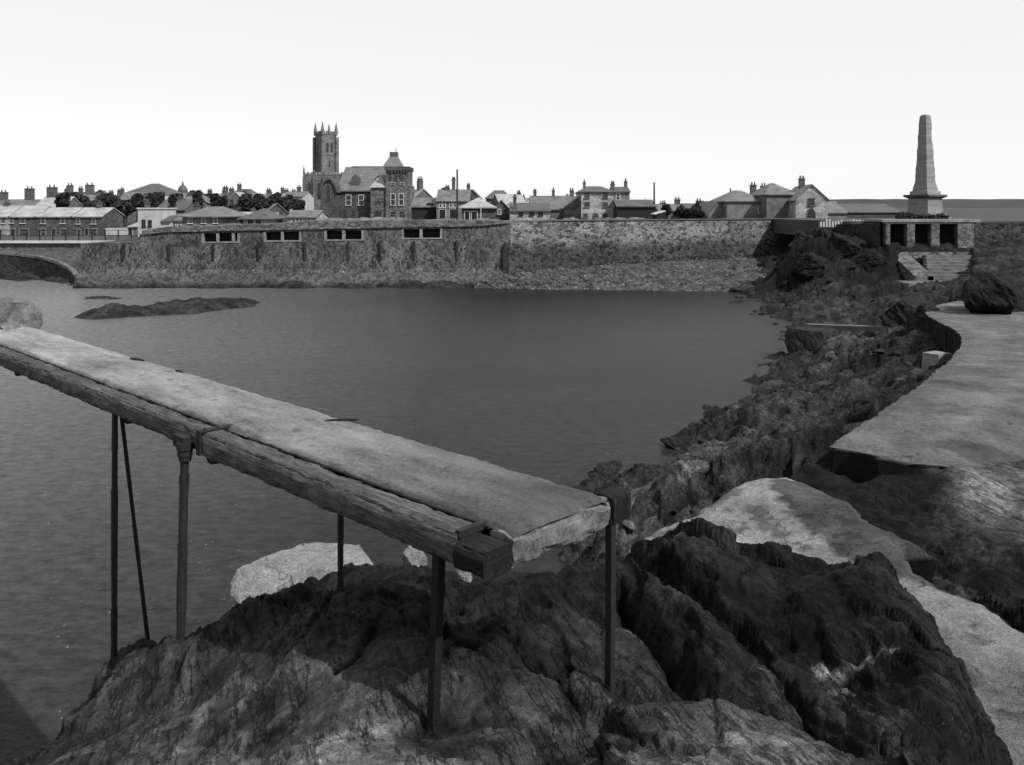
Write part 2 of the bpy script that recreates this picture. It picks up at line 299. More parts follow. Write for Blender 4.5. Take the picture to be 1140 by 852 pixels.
# shoreline crags
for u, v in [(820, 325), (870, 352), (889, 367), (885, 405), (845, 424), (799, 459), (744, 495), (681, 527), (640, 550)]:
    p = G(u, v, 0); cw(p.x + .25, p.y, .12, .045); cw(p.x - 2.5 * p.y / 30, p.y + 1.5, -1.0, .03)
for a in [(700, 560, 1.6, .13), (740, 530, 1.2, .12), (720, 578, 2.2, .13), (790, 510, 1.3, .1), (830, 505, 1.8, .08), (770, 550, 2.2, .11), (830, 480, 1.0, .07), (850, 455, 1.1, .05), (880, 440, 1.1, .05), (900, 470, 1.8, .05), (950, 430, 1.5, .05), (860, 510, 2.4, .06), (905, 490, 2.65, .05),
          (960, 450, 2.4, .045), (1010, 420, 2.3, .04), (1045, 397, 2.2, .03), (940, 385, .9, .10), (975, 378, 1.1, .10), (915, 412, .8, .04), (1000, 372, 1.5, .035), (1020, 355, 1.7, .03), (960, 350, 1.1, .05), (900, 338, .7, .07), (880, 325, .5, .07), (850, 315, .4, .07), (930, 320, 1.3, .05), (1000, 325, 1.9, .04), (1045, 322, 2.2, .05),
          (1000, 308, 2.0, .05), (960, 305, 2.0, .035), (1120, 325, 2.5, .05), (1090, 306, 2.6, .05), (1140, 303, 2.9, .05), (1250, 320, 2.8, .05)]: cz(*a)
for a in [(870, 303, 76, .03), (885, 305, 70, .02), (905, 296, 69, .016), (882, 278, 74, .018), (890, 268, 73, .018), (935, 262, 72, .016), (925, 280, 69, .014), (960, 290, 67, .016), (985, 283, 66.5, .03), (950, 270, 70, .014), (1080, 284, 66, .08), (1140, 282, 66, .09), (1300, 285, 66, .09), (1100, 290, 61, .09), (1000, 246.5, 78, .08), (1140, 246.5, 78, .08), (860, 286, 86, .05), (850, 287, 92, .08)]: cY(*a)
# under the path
for a in [(6.5, 13, 2.9, .05), (9, 15, 2.9, .05), (13, 20, 2.8, .05), (15, 24, 2.7, .05), (20, 36, 2.5, .05), (17.5, 31, 2.4, .05), (30, 30, 2.7, .05), (7.4, 12.2, 3.42, .06), (9.3, 13.9, 3.45, .07), (13, 17.4, 3.42, .08), (19.5, 23.4, 3.32, .08), (28, 32, 3.1, .08), (5.9, 11.5, 3.5, .15), (6.6, 11.7, 3.52, .13), (5.75, 10.9, 3.46, .15), (6.3, 10.2, 3.46, .16), (6.6, 9.6, 3.40, .14), (7.2, 10.6, 3.5, .10), (9, 11, 3.6, .08), (12, 13, 3.7, .08), (20, 18, 3.7, .08), (35, 30, 3.4, .08), (45, 50, 3., .05), (9, 8.6, 3.6, .07)]: cw(*a)  # pale tones by the path end paint in a lit patch
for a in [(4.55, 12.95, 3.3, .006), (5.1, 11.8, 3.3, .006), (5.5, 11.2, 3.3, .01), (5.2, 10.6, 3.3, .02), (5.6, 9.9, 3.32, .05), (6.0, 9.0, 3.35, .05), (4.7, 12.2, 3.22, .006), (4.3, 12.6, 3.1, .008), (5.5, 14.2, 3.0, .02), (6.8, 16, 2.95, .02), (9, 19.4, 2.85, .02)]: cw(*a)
CT = np.array(CT)
def kxy(x, y): return np.stack([x / y * 3.0, np.log(y) * 2.2], -1)
_K = kxy(CT[:, 0], CT[:, 1])
def phi(r2): return np.sqrt(r2 + .0016)
_D = phi(((_K[:, None] - _K[None]) ** 2).sum(-1)); _n = len(CT)
_A = np.zeros((_n + 3, _n + 3)); _A[:_n, :_n] = _D + np.eye(_n) * -.004; _A[:_n, _n] = 1; _A[:_n, _n + 1:] = _K; _A[_n:, :_n] = _A[:_n, _n:].T
_rhs = np.zeros((_n + 3, 2)); _rhs[:_n] = np.stack([CT[:, 2], np.log(CT[:, 3])], -1)
_W = np.linalg.solve(_A, _rhs)
def field(x, y):
    sh = x.shape; k = kxy(x.ravel(), y.ravel()); out = np.zeros((len(k), 2))
    for i in range(0, len(k), 20000):
        kk = k[i:i + 20000]; d = phi(((kk[:, None] - _K[None]) ** 2).sum(-1)); out[i:i + 20000] = d @ _W[:_n] + _W[_n] + kk @ _W[_n + 1:]
    return out[:, 0].reshape(sh), np.exp(np.clip(out[:, 1], -5, -1)).reshape(sh)
def segdist(x, y, pts):
    d = np.full(x.shape, 1e9)
    for (ax, ay), (bx, by) in zip(pts[:-1], pts[1:]):
        L = (bx - ax) ** 2 + (by - ay) ** 2; t = np.clip(((x - ax) * (bx - ax) + (y - ay) * (by - ay)) / L, 0, 1)
        d = np.minimum(d, np.hypot(x - ax - t * (bx - ax), y - ay - t * (by - ay)))
    return d
def pxy(*a): return [(P(*q).x, P(*q).y) for q in a]
CREV = [(pxy((690, 625, 6.3), (730, 680, 5.5), (762, 740, 4.9), (800, 790, 4.5), (850, 800, 4.35)), .075, .26),
        (pxy((705, 600, 6.8), (760, 640, 5.9), (830, 700, 5.2), (890, 770, 4.6), (930, 820, 4.2)), .06, .13),
        (pxy((560, 690, 5.7), (600, 720, 5.3), (640, 760, 4.9)), .03, .08),
        (pxy((330, 790, 4.8), (360, 770, 5), (395, 740, 5.2), (420, 700, 5.7)), .02, .05),
        (pxy((820, 680, 5.3), (900, 705, 5.0), (960, 725, 4.8), (1030, 720, 4.7)), .06, .07)]
PALE = [(pxy((915, 742, 4.75), (990, 722, 4.75)), .06, .45), (pxy((690, 674, 5.7), (712, 668, 5.8)), .04, .3), (pxy((925, 760, 4.6), (945, 758, 4.6)), .04, .4), (pxy((835, 745, 4.8), (880, 738, 4.85)), .02, .3)]
def surface(x, y):
    z, tone = field(x, y)
    near = np.clip((14 - y) / 5, 0, 1); mound = near * np.clip((.6 - x) / 1.2, 0, 1) * np.clip((6.1 - y) / .6, 0, 1)
    cliff = np.clip((y - 56) / 6, 0, 1)
    a1, c1 = facet(x, y, 1.15, R(-68), 2.4, 1, bl=.12); a2, c2 = facet(x, y, .42, R(-70), 2.0, 11, bl=.08); a3, c3 = facet(x, y, .15, R(-60), 1.6, 21, bl=.08)
    amp = 1 - .62 * mound
    strat = fbm((x * math.cos(R(-72)) + y * math.sin(R(-72))) * .7, (-x * math.sin(R(-72)) + y * math.cos(R(-72))) * 4.5, 4, 91)
    zn = amp * (.24 * a1 - .06 * c1 + .13 * a2 - .012 * c2 + .035 * a3 - .003 * c3 + .03 * strat) + .035 * fbm(x * 1.1, y * 1.1, 5, 3) + .012 * fbm(x * 9, y * 9, 4, 9)
    b1, d1 = facet(x, y, 2.6, R(25), 1.7, 31); b2, d2 = facet(x, y, .9, R(15), 1.9, 41); b3, d3 = facet(x, y, .35, R(15), 1.6, 51)
    zf = .75 * b1 - .12 * d1 + .42 * b2 - .12 * d2 + .16 * b3 - .06 * d3 + .25 * fbm(x * .35, y * .35, 4, 5)
    zf = zf * (1 + .6 * cliff)
    calm = np.maximum(np.exp(-((x - 4.9) ** 2 + (y - 12.0) ** 2) / 1.3), np.clip((x / y - .46) / .06, 0, 1) * np.clip((y - 7.5) / 1.5, 0, 1) * np.clip((36 - y) / 4, 0, 1) * .75); zn = zn * (1 - .8 * calm); flat = np.clip((x - 26) / 3, 0, 1) * np.clip((y - 54) / 5, 0, 1); zf = zf * (1 - .6 * flat) * (1 - .9 * calm)
    z = z + near * zn + (1 - near) * zf * np.clip((y - 8) / 5, .3, 1)
    tone = tone * (1 + .8 * fbm(x * .9, y * .9, 5, 77) * near + (.9 * a2 + .8 * a3 + .5 * strat) * near + (1 - near) * .9 * (b2 + .5 * b3))
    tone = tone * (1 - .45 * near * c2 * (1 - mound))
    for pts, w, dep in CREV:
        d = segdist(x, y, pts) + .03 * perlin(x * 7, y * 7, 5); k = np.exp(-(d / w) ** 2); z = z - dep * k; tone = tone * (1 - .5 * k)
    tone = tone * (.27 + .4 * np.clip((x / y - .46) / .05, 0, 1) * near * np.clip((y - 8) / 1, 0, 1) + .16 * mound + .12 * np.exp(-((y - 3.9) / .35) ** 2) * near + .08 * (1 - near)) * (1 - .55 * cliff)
    for pts, w, tt in PALE:
        d = segdist(x, y, pts) + .05 * fbm(x * 9, y * 9, 4, 8); k = np.clip((w - d) / .04, 0, 1) * np.clip(.75 + 1.2 * fbm(x * 14, y * 14, 3, 88), 0, 1); tone = tone * (1 - k) + tt * .32 * k
    return z, np.clip(tone, .004, .5)
def inside(x, y, poly):
    ins = np.zeros(x.shape, bool)
    for a, b in zip(poly, poly[1:] + poly[:1]):
        c = ((a[1] > y) != (b[1] > y)); xi = (b[0] - a[0]) * (y - a[1]) / (b[1] - a[1] + 1e-12) + a[0]; ins ^= c & (x < xi)
    return ins
def carve(x, y, z):
    for E, zt in ((slabE, 3.0), (pathC, 2.85)):
        pl = [(p[0], p[1]) for p in E]; m = inside(x, y, pl); zz = np.minimum(z, zt)
        if zt == 3.0: zz = np.where(x > np.interp(y, [5, 6, 7, 8, 9, 10.5], [2.9, 2.75, 2.7, 2.2, 1.5, 1.3]), zz, z)
        z = np.where(m, zz, z)
    m = (x > xat(1001, y)) & (x < xat(1084, y)) & (y > 58.5) & (y < 67.6); z = np.where(m, np.minimum(z, 1.25 + (y - 60) * .12), z)
    for bx, by, bz in SEATS: z = z + np.exp(-((x - bx) ** 2 + (y - by) ** 2) / .10) * bz
    return z
SEATS = [tuple(P(*q)) for q in [(127, 736, 7.43), (165, 717, 7.7), (201, 721, 6.2), (379, 662, 6.7), (482, 813, 4.5), (679, 766, 4.93)]]
CREST = [(762, 582, 6.7), (791, 580, 6.6), (722, 602, 6.9), (820, 606, 6.35), (850, 621, 6.1), (900, 634, 5.8), (972, 619, 5.7), (1000, 645, 5.35), (1022, 682, 5.0), (1055, 735, 4.5), (1072, 800, 4.1), (395, 652, 7.0), (340, 668, 7.0), (440, 642, 7.), (300, 690, 6.9), (272, 686, 6.85), (307, 690, 6.2), (240, 712, 6.8), (215, 712, 6.75)]
def fit_seats():
    tg = SEATS + [tuple(P(*q)) for q in CREST]; SEATS.clear(); a = np.array(tg); z0, _ = surface(a[:, 0], a[:, 1]); k = np.exp(-((a[:, None, :2] - a[None, :, :2]) ** 2).sum(-1) / .10)
    w = np.linalg.lstsq(k + np.eye(len(a)) * .05, a[:, 2] - z0, rcond=None)[0]; SEATS.extend([(p[0], p[1], q) for p, q in zip(a, w)])
def build_rocks():
    fit_seats()
    ts = np.concatenate([np.linspace(-1.15, -.66, 90)[:-1], np.arange(-.66, .66, .0022), np.linspace(.66, 1.2, 110)[1:]])
    ls = np.exp(np.concatenate([np.arange(math.log(1.6), math.log(2.9), .02), np.arange(math.log(2.9), math.log(13), .0042), np.arange(math.log(13), math.log(45), .0042), np.arange(math.log(45), math.log(88), .006)]))
    T, Y = np.meshgrid(ts, ls); X = T * Y; z, tone = surface(X, Y); z = carve(X, Y, z)
    # keep it out of the harbour and off the far quay
    sea = (X < np.interp(Y, [0, 9, 11, 22, 40, 56, 73, 95], [-99, -99, -99, -4, 8, 14, 14, 19]))
    kill = (z < -.45) | sea | ((Y > 70.5) & (X > 29)) | (Y > 84)
    kk = kill[:-1, :-1] & kill[1:, :-1] & kill[:-1, 1:] & kill[1:, 1:]
    Zq = np.maximum(z, -1.2); gx = np.gradient(Zq, axis=1) / np.gradient(X, axis=1); gy = (np.gradient(Zq, axis=0) - gx * np.gradient(X, axis=0)) / np.gradient(Y, axis=0)
    for _ in range(2):
        gx[1:-1, 1:-1] = (gx[:-2, 1:-1] + gx[2:, 1:-1] + gx[1:-1, :-2] + gx[1:-1, 2:]) / 4; gy[1:-1, 1:-1] = (gy[:-2, 1:-1] + gy[2:, 1:-1] + gy[1:-1, :-2] + gy[1:-1, 2:]) / 4
    gx = np.clip(gx, -4, 4); gy = np.clip(gy, -4, 4); nl = np.sqrt(1 + gx * gx + gy * gy)
    fr_ = np.clip((Y - 9) / 6, 0, 1); sA = .30; steep = np.clip((nl - 1) * 1.6, .25, 1); u_, v_ = X + .8 * Zq, Y - 1.3 * Zq      # relief on the steep flanks too, pushed out along the surface
    h1, _c = facet(u_, v_, .38, R(-30), 1.7, 111); h2_, _c = facet(u_, v_, .13, R(-20), 1.5, 121); g1, _c = facet(u_, v_, 1.1, R(20), 2.0, 131); g2, _c = facet(u_, v_, .42, R(10), 1.7, 141)
    md = np.clip((.6 - X) / 1.2, 0, 1) * np.clip((6.1 - Y) / .6, 0, 1)
    dp = (1 - fr_) * (.07 * h1 + .03 * h2_) * steep * (1 - .4 * md) + fr_ * (.26 * g1 + .13 * g2) * steep
    def ledges(sp, ang, zk, wob, sd_):
        c_ = -X * math.sin(ang) + Y * math.cos(ang) + zk * Zq + wob * fbm(X / wob * .5, Y / wob * .5, 4, sd_); q = c_ / sp; q = q + .35 * perlin(q * .9, q * 0 + 2, sd_ + 1); f_ = q - np.floor(q); k_ = _h(np.floor(q).astype(int), 0, sd_) / 4096
        return (np.where(f_ < .9, f_ / .9, (1 - f_) / .1) - .5) * (.35 + .9 * k_), f_
    l1, e1 = ledges(.21, R(-74), 1.1, .35, 151); l2, e2 = ledges(.075, R(-66), .8, .2, 161); l3, e3 = ledges(.75, R(25), 1.6, 1.2, 171); l4, e4 = ledges(.28, R(18), 1.2, .6, 181)
    mk = np.clip(.6 + 1.6 * fbm(X * .7, Y * .7, 3, 191), .1, 1)
    dp = dp + (1 - fr_) * mk * (.05 * l1 + .016 * l2) * (1 - .45 * md) + fr_ * (.17 * l3 + .06 * l4) * np.clip(Y / 25, .5, 1.3)
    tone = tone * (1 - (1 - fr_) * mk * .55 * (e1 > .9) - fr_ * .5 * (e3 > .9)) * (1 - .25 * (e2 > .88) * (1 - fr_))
    dp = dp * np.where(inside(X, Y, [(p[0], p[1]) for p in slabE]) | inside(X, Y, [(p[0], p[1]) for p in pathE]), .2, 1)
    tone = tone * np.clip(1 + .6 * h1 * (1 - fr_) + .6 * h2_ * (1 - fr_) + fr_ * (1.0 * g1 + 1.0 * g2), .3, 2)
    V = np.stack([X - dp * gx / nl, Y - dp * gy / nl, Zq + dp / nl], -1).reshape(-1, 3); Fq = gridfaces(*X.shape, keep=~kk)
    used = np.zeros(len(V), bool); used[Fq.ravel()] = True; idx = np.cumsum(used) - 1
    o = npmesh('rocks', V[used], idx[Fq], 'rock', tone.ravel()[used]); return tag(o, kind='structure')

# pale concrete slab and path: world-space outlines, own thickness
def poly_slab(name, edge, mat, toner, drop=1.0, cell=.06, relief=.03, rnd=.12, zf=None, side=.1):
    """closed slab from an outline [(x,y,z)]: grid inside the outline, rim snapped to it, sides going down"""
    E = np.array([tuple(e) for e in edge]); pts = []
    for a, b in zip(E, np.roll(E, -1, 0)):
        n = max(2, int(np.linalg.norm((b - a)[:2]) / cell)); pts += [a + (b - a) * i / n for i in range(n)]
    pts = np.array(pts); n = len(pts)
    wob = .6 * cell * perlin(pts[:, 0] * 3, pts[:, 1] * 3, 4) + .5 * cell * perlin(pts[:, 0] * 11, pts[:, 1] * 11, 5)
    nx = np.roll(pts, -1, 0) - np.roll(pts, 1, 0); nx = np.stack([nx[:, 1], -nx[:, 0]], -1); nx /= np.linalg.norm(nx, axis=1)[:, None] + 1e-9
    area = .5 * np.sum(pts[:, 0] * np.roll(pts[:, 1], -1) - np.roll(pts[:, 0], -1) * pts[:, 1]); nx *= np.sign(area)
    pts[:, :2] += nx * wob[:, None] * (.6 if name == 'path' else .8)
    bm = bmesh.new(); vs = [bm.verts.new((p[0], p[1], 0)) for p in pts]
    es = [bm.edges.new((vs[i], vs[(i + 1) % n])) for i in range(n)]
    bmesh.ops.triangle_fill(bm, use_beauty=True, edges=es)
    for it in range(14):
        big = [e for e in bm.edges if e.calc_length() > cell * 2.2 * max(1., (e.verts[0].co.y / 14))]
        if not big: break
        bmesh.ops.subdivide_edges(bm, edges=big, cuts=1); bmesh.ops.triangulate(bm, faces=bm.faces)
    bmesh.ops.beautify_fill(bm, faces=bm.faces, edges=bm.edges)
    bm.verts.ensure_lookup_table(); rim = {v for e in bm.edges if len(e.link_faces) == 1 for v in e.verts}
    xy = np.array([(v.co.x, v.co.y) for v in bm.verts])
    if zf is None:
        A = np.c_[E[:, 0], E[:, 1], np.ones(len(E))]; co_, *_ = np.linalg.lstsq(A, E[:, 2], rcond=None); z = xy @ co_[:2] + co_[2]
        w = 1 / (((xy[:, None] - E[None, :, :2]) ** 2).sum(-1) + .05) ** 1.5; z = z + (w * (E[:, 2] - A @ co_)[None]).sum(1) / w.sum(1)
    else: z = zf(xy[:, 0], xy[:, 1])
    z = z + relief * fbm(xy[:, 0] * .8, xy[:, 1] * .8, 5, 13) + relief * .25 * fbm(xy[:, 0] * 7, xy[:, 1] * 7, 3, 15)
    d = segdist(xy[:, 0], xy[:, 1], [tuple(p[:2]) for p in pts] + [tuple(pts[0][:2])]) if len(xy) < 60000 else np.ones(len(xy))
    z = z - rnd * np.exp(-d / (rnd * .8))
    for v, q in zip(bm.verts, z): v.co.z = q
    re = [e for e in bm.edges if len(e.link_faces) == 1]
    for k in range(3):
        r = bmesh.ops.extrude_edge_only(bm, edges=re); nv = [g for g in r['geom'] if isinstance(g, bmesh.types.BMVert)]; re = [g for g in r['geom'] if isinstance(g, bmesh.types.BMEdge)]
        for v in nv: v.co.z -= (.04, drop * .45, drop * .5)[k]; v.co.x += cell * .5 * perlin(v.co.x * 5, v.co.z * 5 + v.co.y * 5, 3); v.co.y += cell * .5 * perlin(v.co.y * 5, v.co.z * 5, 6)
    bmesh.ops.recalc_face_normals(bm, faces=bm.faces)
    me = bpy.data.meshes.new(name); bm.to_mesh(me); bm.free()
    xyz = np.zeros(len(me.vertices) * 3, np.float32); me.vertices.foreach_get('co', xyz); xyz = xyz.reshape(-1, 3)
    a = me.attributes.new('tone', 'FLOAT', 'POINT'); tv = toner(xyz[:, 0], xyz[:, 1], xyz[:, 2]); tv[len(xy):] *= side; a.data.foreach_set('value', tv.astype(np.float32))
    me.materials.append(M[mat]); o = bpy.data.objects.new(name, me); C.objects.link(o); return tag(o, kind='structure')
slabE = [G(*q) for q in [(700, 602, 3.0), (735, 583, 3.1), (763, 572, 3.15), (795, 551, 3.25), (825, 535, 3.3), (848, 529, 3.35), (878, 528, 3.35), (915, 538, 3.4), (944, 552, 3.4), (961, 570, 3.42), (1000, 590, 3.42), (1040, 608, 3.42), (1005, 614, 3.35),
                            (1015, 630, 3.33), (1052, 649, 3.3), (1093, 665, 3.25), (1139, 694, 3.2), (1210, 735, 3.15)]] + [Vector((3.9, 5.2, 3.1)), Vector((2.9, 5.7, 3.1)), Vector((2.6, 6.9, 3.1)), Vector((1.7, 8.2, 3.05))]
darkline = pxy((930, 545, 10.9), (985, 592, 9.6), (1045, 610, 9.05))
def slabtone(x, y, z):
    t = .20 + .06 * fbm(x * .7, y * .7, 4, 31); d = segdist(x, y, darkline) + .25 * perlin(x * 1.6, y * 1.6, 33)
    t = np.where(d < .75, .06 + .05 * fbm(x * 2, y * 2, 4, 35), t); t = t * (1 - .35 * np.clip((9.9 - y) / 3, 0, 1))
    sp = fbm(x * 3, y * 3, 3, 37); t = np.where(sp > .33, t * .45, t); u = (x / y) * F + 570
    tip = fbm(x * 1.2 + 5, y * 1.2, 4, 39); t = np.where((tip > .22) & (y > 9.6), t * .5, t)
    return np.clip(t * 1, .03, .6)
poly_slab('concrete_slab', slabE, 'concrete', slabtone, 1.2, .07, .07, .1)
def smooth_line(pts, n=10):
    out = []
    for i in range(len(pts) - 1):
        p0, p1, p2, p3 = pts[max(i - 1, 0)], pts[i], pts[i + 1], pts[min(i + 2, len(pts) - 1)]
        for k in range(n):
            t = k / n; out.append(.5 * ((2 * p1) + (p2 - p0) * t + (2 * p0 - 5 * p1 + 4 * p2 - p3) * t * t + (3 * p1 - p0 - 3 * p2 + p3) * t ** 3))
    return out + [pts[-1]]
pr = [(P(1010, 505, 12.3).x, 12.2), (7.6, 14.2), (10.7, 17.9), (16, 24), (24, 34)]
pathL = smooth_line([G(*q) for q in [(921, 494, 3.5), (960, 469, 3.48), (997, 445, 3.45), (1032, 420, 3.4), (1060, 396, 3.3), (1071, 381, 3.22), (1066, 368, 3.15), (1046, 357, 3.08), (1031, 348, 3.0), (1036, 340, 2.95), (1062, 335, 2.9)]], 5)
pathE = pathL + [Vector(q) for q in [(30, 39, 2.6), (28, 32, 2.7), (19, 23, 2.9), (13, 17, 3.1), (9.5, 13.5, 3.2), (7.4, 11.8, 3.25), (6.4, 11.8, 3.4), (5.66, 11.95, 3.48)]]
pathC = pathL + [Vector(q) for q in [(26, 37, 3), (23.5, 33, 3), (16.5, 24.3, 3), (11.2, 18.1, 3), (7.9, 14.6, 3), (6.5, 12.8, 3), (5.75, 12.15, 3)]]
def pathz(x, y):
    xr = np.interp(y, [q[1] for q in pr], [q[0] for q in pr]); return np.interp(y, [11.8, 13, 16, 22, 25, 33, 38], [3.5, 3.5, 3.46, 3.31, 3.22, 3.0, 2.9]) - .35 * np.clip((x - xr) / (1.2 + .03 * y), 0, 1) ** 2
def pathtone(x, y, z):
    side = segdist(x, y, pr); right = (x > np.interp(y, [q[1] for q in pr], [q[0] for q in pr]))
    t = .10 + .06 * fbm(x * .5, y * .5, 5, 41) + .02 * perlin(x * 3, y * 3, 47)
    dk = .06 + .04 * fbm(x * .35, y * 1.0, 5, 43)
    t = np.where(right & (y < 13), np.where(segdist(x, y, [(5.5, 10.2), (6.2, 11.8), (5.8, 12.3)]) + .3 * fbm(x * 2, y * 2, 4, 3) < .5, .10, dk), np.where(right, .5 * (t + dk), t))  # paler end of the same painted lit patch
    t = t + .03 * np.exp(-(side / .25) ** 2)
    return np.clip(t, .03, .5)
build_rocks()
poly_slab('path', pathE, 'concrete', pathtone, 1.3, .14, .04, .05, zf=pathz)

# water sheet, sea bed not needed (opaque water)
wb = MB(); wb.add([(-1500, -60, 0), (1500, -60, 0), (1500, 140, 0), (-1500, 140, 0), (-1500, 2500, 0), (-60, 2500, 0), (-60, 140, 0)], [(0, 1, 2, 3), (3, 6, 5, 4)])
tag(obj('water', wb, 'water', fix=False), kind='structure')

# town ground and far hills
def gz(Y): return np.interp(Y, [79, 95, 140, 200, 300, 500], [4.0, 4.2, 4.6, 6.0, 8.0, 7.0])
xs = np.concatenate([np.linspace(-600, -80, 20), np.linspace(-75, 120, 60), np.linspace(130, 600, 20)]); ys = np.concatenate([np.arange(97, 200, 5), np.arange(205, 1500, 40)])
X, Y = np.meshgrid(xs, ys); Z = gz(Y) + .15 * fbm(X * .05, Y * .05, 3, 2) - 1.1 * np.clip((-38 - X) / 8, 0, 1) * np.clip((170 - Y) / 40, 0, 1)
tag(npmesh('ground', np.stack([X, Y, Z], -1).reshape(-1, 3), gridfaces(*X.shape), 'ground'), kind='structure')
xs = np.linspace(-900, 1300, 240); ys = np.linspace(380, 900, 24); X, Y = np.meshgrid(xs, ys)
top = 4 + np.clip((X - 90) / 60, 0, 1) * 6.6 + .6 * fbm(X * .01, X * 0 + 3, 4, 6)
Z = 2 + top * np.exp(-((Y - 520) / 90) ** 2) + .4 * fbm(X * .05, Y * .05, 3, 9) + 1.0
tag(npmesh('hills', np.stack([X, Y, Z], -1).reshape(-1, 3), gridfaces(*X.shape), 'hill', smooth=True), kind='structure')

# ------------------------------------------------------------------ quay walls
def wallY(u): return float(np.interp(u, [60, 90, 565, 900, 960], [80, 77.6, 79.2, 95, 99]))
def ledgev(u): return float(np.interp(u, [90, 150, 156, 185, 365, 530, 575, 620, 880, 960], [271, 270, 262, 258.5, 255, 252, 248, 246.3, 244.2, 244.5]))
HOLES = [(227, 241, 260.2, 269.2), (243.3, 258.3, 260, 269), (261, 264.5, 260, 269), (296, 313, 258.2, 267.8), (315.3, 333, 258, 267.6), (363.5, 381, 256.6, 266.8), (384.3, 402.5, 256.4, 266.6), (449.5, 467.2, 255, 265), (470.3, 490, 254.8, 264.8)]
def wall_strip(u0, u1, Yf, topf, rows, holes, mat, name, parent, back=1.2, step=6):
    """masonry face following the quay line; rows of z break the face so openings are real holes"""
    us = sorted(set([u0, u1] + [u for h in holes for u in h[:2]] + list(np.arange(u0, u1, step)))); us = [u for i, u in enumerate(us) if i == 0 or u - us[i - 1] > .4]
    mb = MB(); cols = []
    for u in us:
        Y = Yf(u); prof = [Vector(q) for q in rows(u, Y)]; cols.append(prof)
    nr = len(cols[0])
    for c in cols: mb.v += c
    for i in range(len(us) - 1):
        uc = (us[i] + us[i + 1]) / 2
        for r in range(nr - 1):
            if any(h[0] < uc < h[1] for h in holes) and r == HROW: continue
            a = i * nr + r; mb.f.append((a, a + nr, a + nr + 1, a + 1))
    return mb
HROW = 4
qw = thing('quay_wall', 'long stone quay wall along the far water with dark rectangular openings below its ledge', 'wall', (P(330, 300, 78.4).x, 78.4, 0))
rs = random.Random(3)
def qrows(u, Y):
    n = .12 * float(perlin(u * .13, 1.3, 2)); x = lambda yy: xat(u, Y) * 1.0
    zt = zat(ledgev(u), Y); zs = zat(np.interp(u, [227, 490], [269.2, 264.9]), Y) if 150 < u < 575 else zt - 1.0; zl = zat(np.interp(u, [227, 490], [260.1, 254.9]), Y) if 150 < u < 575 else zt - .3
    zs = min(zs, zt - .6); zl = min(zl, zt - .12)
    X = xat(u, Y); return [(X, Y - 1.7 + n, -.6), (X, Y - 1.35 + n, .25 + n), (X, Y - .55 + n, 1.25), (X, Y - .25, 1.6), (X, Y, zs), (X, Y + .02, zl), (X, Y + .02, zt), (X, Y + 4.5, zt)]
mb = wall_strip(90, 568, wallY, ledgev, qrows, HOLES, 'quay', 'masonry', qw)
# left return of the wall and right end
Y0 = wallY(90); q0 = qrows(90, Y0); mb.add([q for q in q0] + [(q0[0][0], Y0 + 20, -.6), (q0[0][0], Y0 + 20, q0[6][2])], [(0, 1, 2, 3, 4, 5, 6, 9, 8)])
ft = MB(); ft.v = list(mb.v); ft.f = [f for f in mb.f if len(f) == 4 and min(i % 8 for i in f) < 2 and max(i % 8 for i in f) < 3]; mb.f = [f for f in mb.f if f not in set(ft.f)]; obj('masonry', mb, 'quay', qw, fix=False); obj('footing', ft, 'footing', qw, fix=False)
mb = MB(); us = list(np.arange(156, 575, 7)); prev = None
for a, b in zip(us[:-1], us[1:]):
    Ya, Yb = wallY(a), wallY(b); za, zb = zat(ledgev(a), Ya), zat(ledgev(b), Yb); xa, xb = xat(a, Ya), xat(b, Yb)
    mb.add([(xa, Ya - .14, za), (xb, Yb - .14, zb), (xb, Yb + .4, zb), (xa, Ya + .4, za), (xa, Ya - .14, za + .14), (xb, Yb - .14, zb + .14), (xb, Yb + .4, zb + .14), (xa, Ya + .4, za + .14)], [(0, 1, 5, 4), (4, 5, 6, 7), (0, 3, 2, 1)])
obj('ledge', mb, 'granite_mid', qw, fix=False)
for u0, u1, v0, v1 in HOLES:
    um = (u0 + u1) / 2; Y = wallY(um); z1, z0 = zat(v0, Y), zat(v1, Y); x0, x1 = xat(u0, Y), xat(u1, Y); fr = MB()
    for a, b in ((x0 - .2, x0), (x1, x1 + .2)): fr.box(a, b, Y - .05, Y + .25, z0, z1)
    fr.box(x0 - .2, x1 + .2, Y - .06, Y + .25, z0 - .12, z0)
    w = obj('opening_frame', fr, 'coping', qw)
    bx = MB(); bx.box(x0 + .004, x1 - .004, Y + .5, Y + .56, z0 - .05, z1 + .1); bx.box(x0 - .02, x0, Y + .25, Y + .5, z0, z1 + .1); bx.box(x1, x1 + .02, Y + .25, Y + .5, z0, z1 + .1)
    obj('shade_panel', bx, 'void', w)  # near-black panel puts the dark inside the opening into colour
for u in (138, 189, 238, 288, 340, 388, 423, 461, 509):
    Y = wallY(u); X = xat(u, Y); f = MB(); f.box(X - .09, X + .09, Y - .28, Y + .02, 2.4, zat(272 - (u - 138) * .012, Y)); obj('slot_shade', f, 'dark_masonry', qw)  # dark strips stand in for the shade in recessed slots
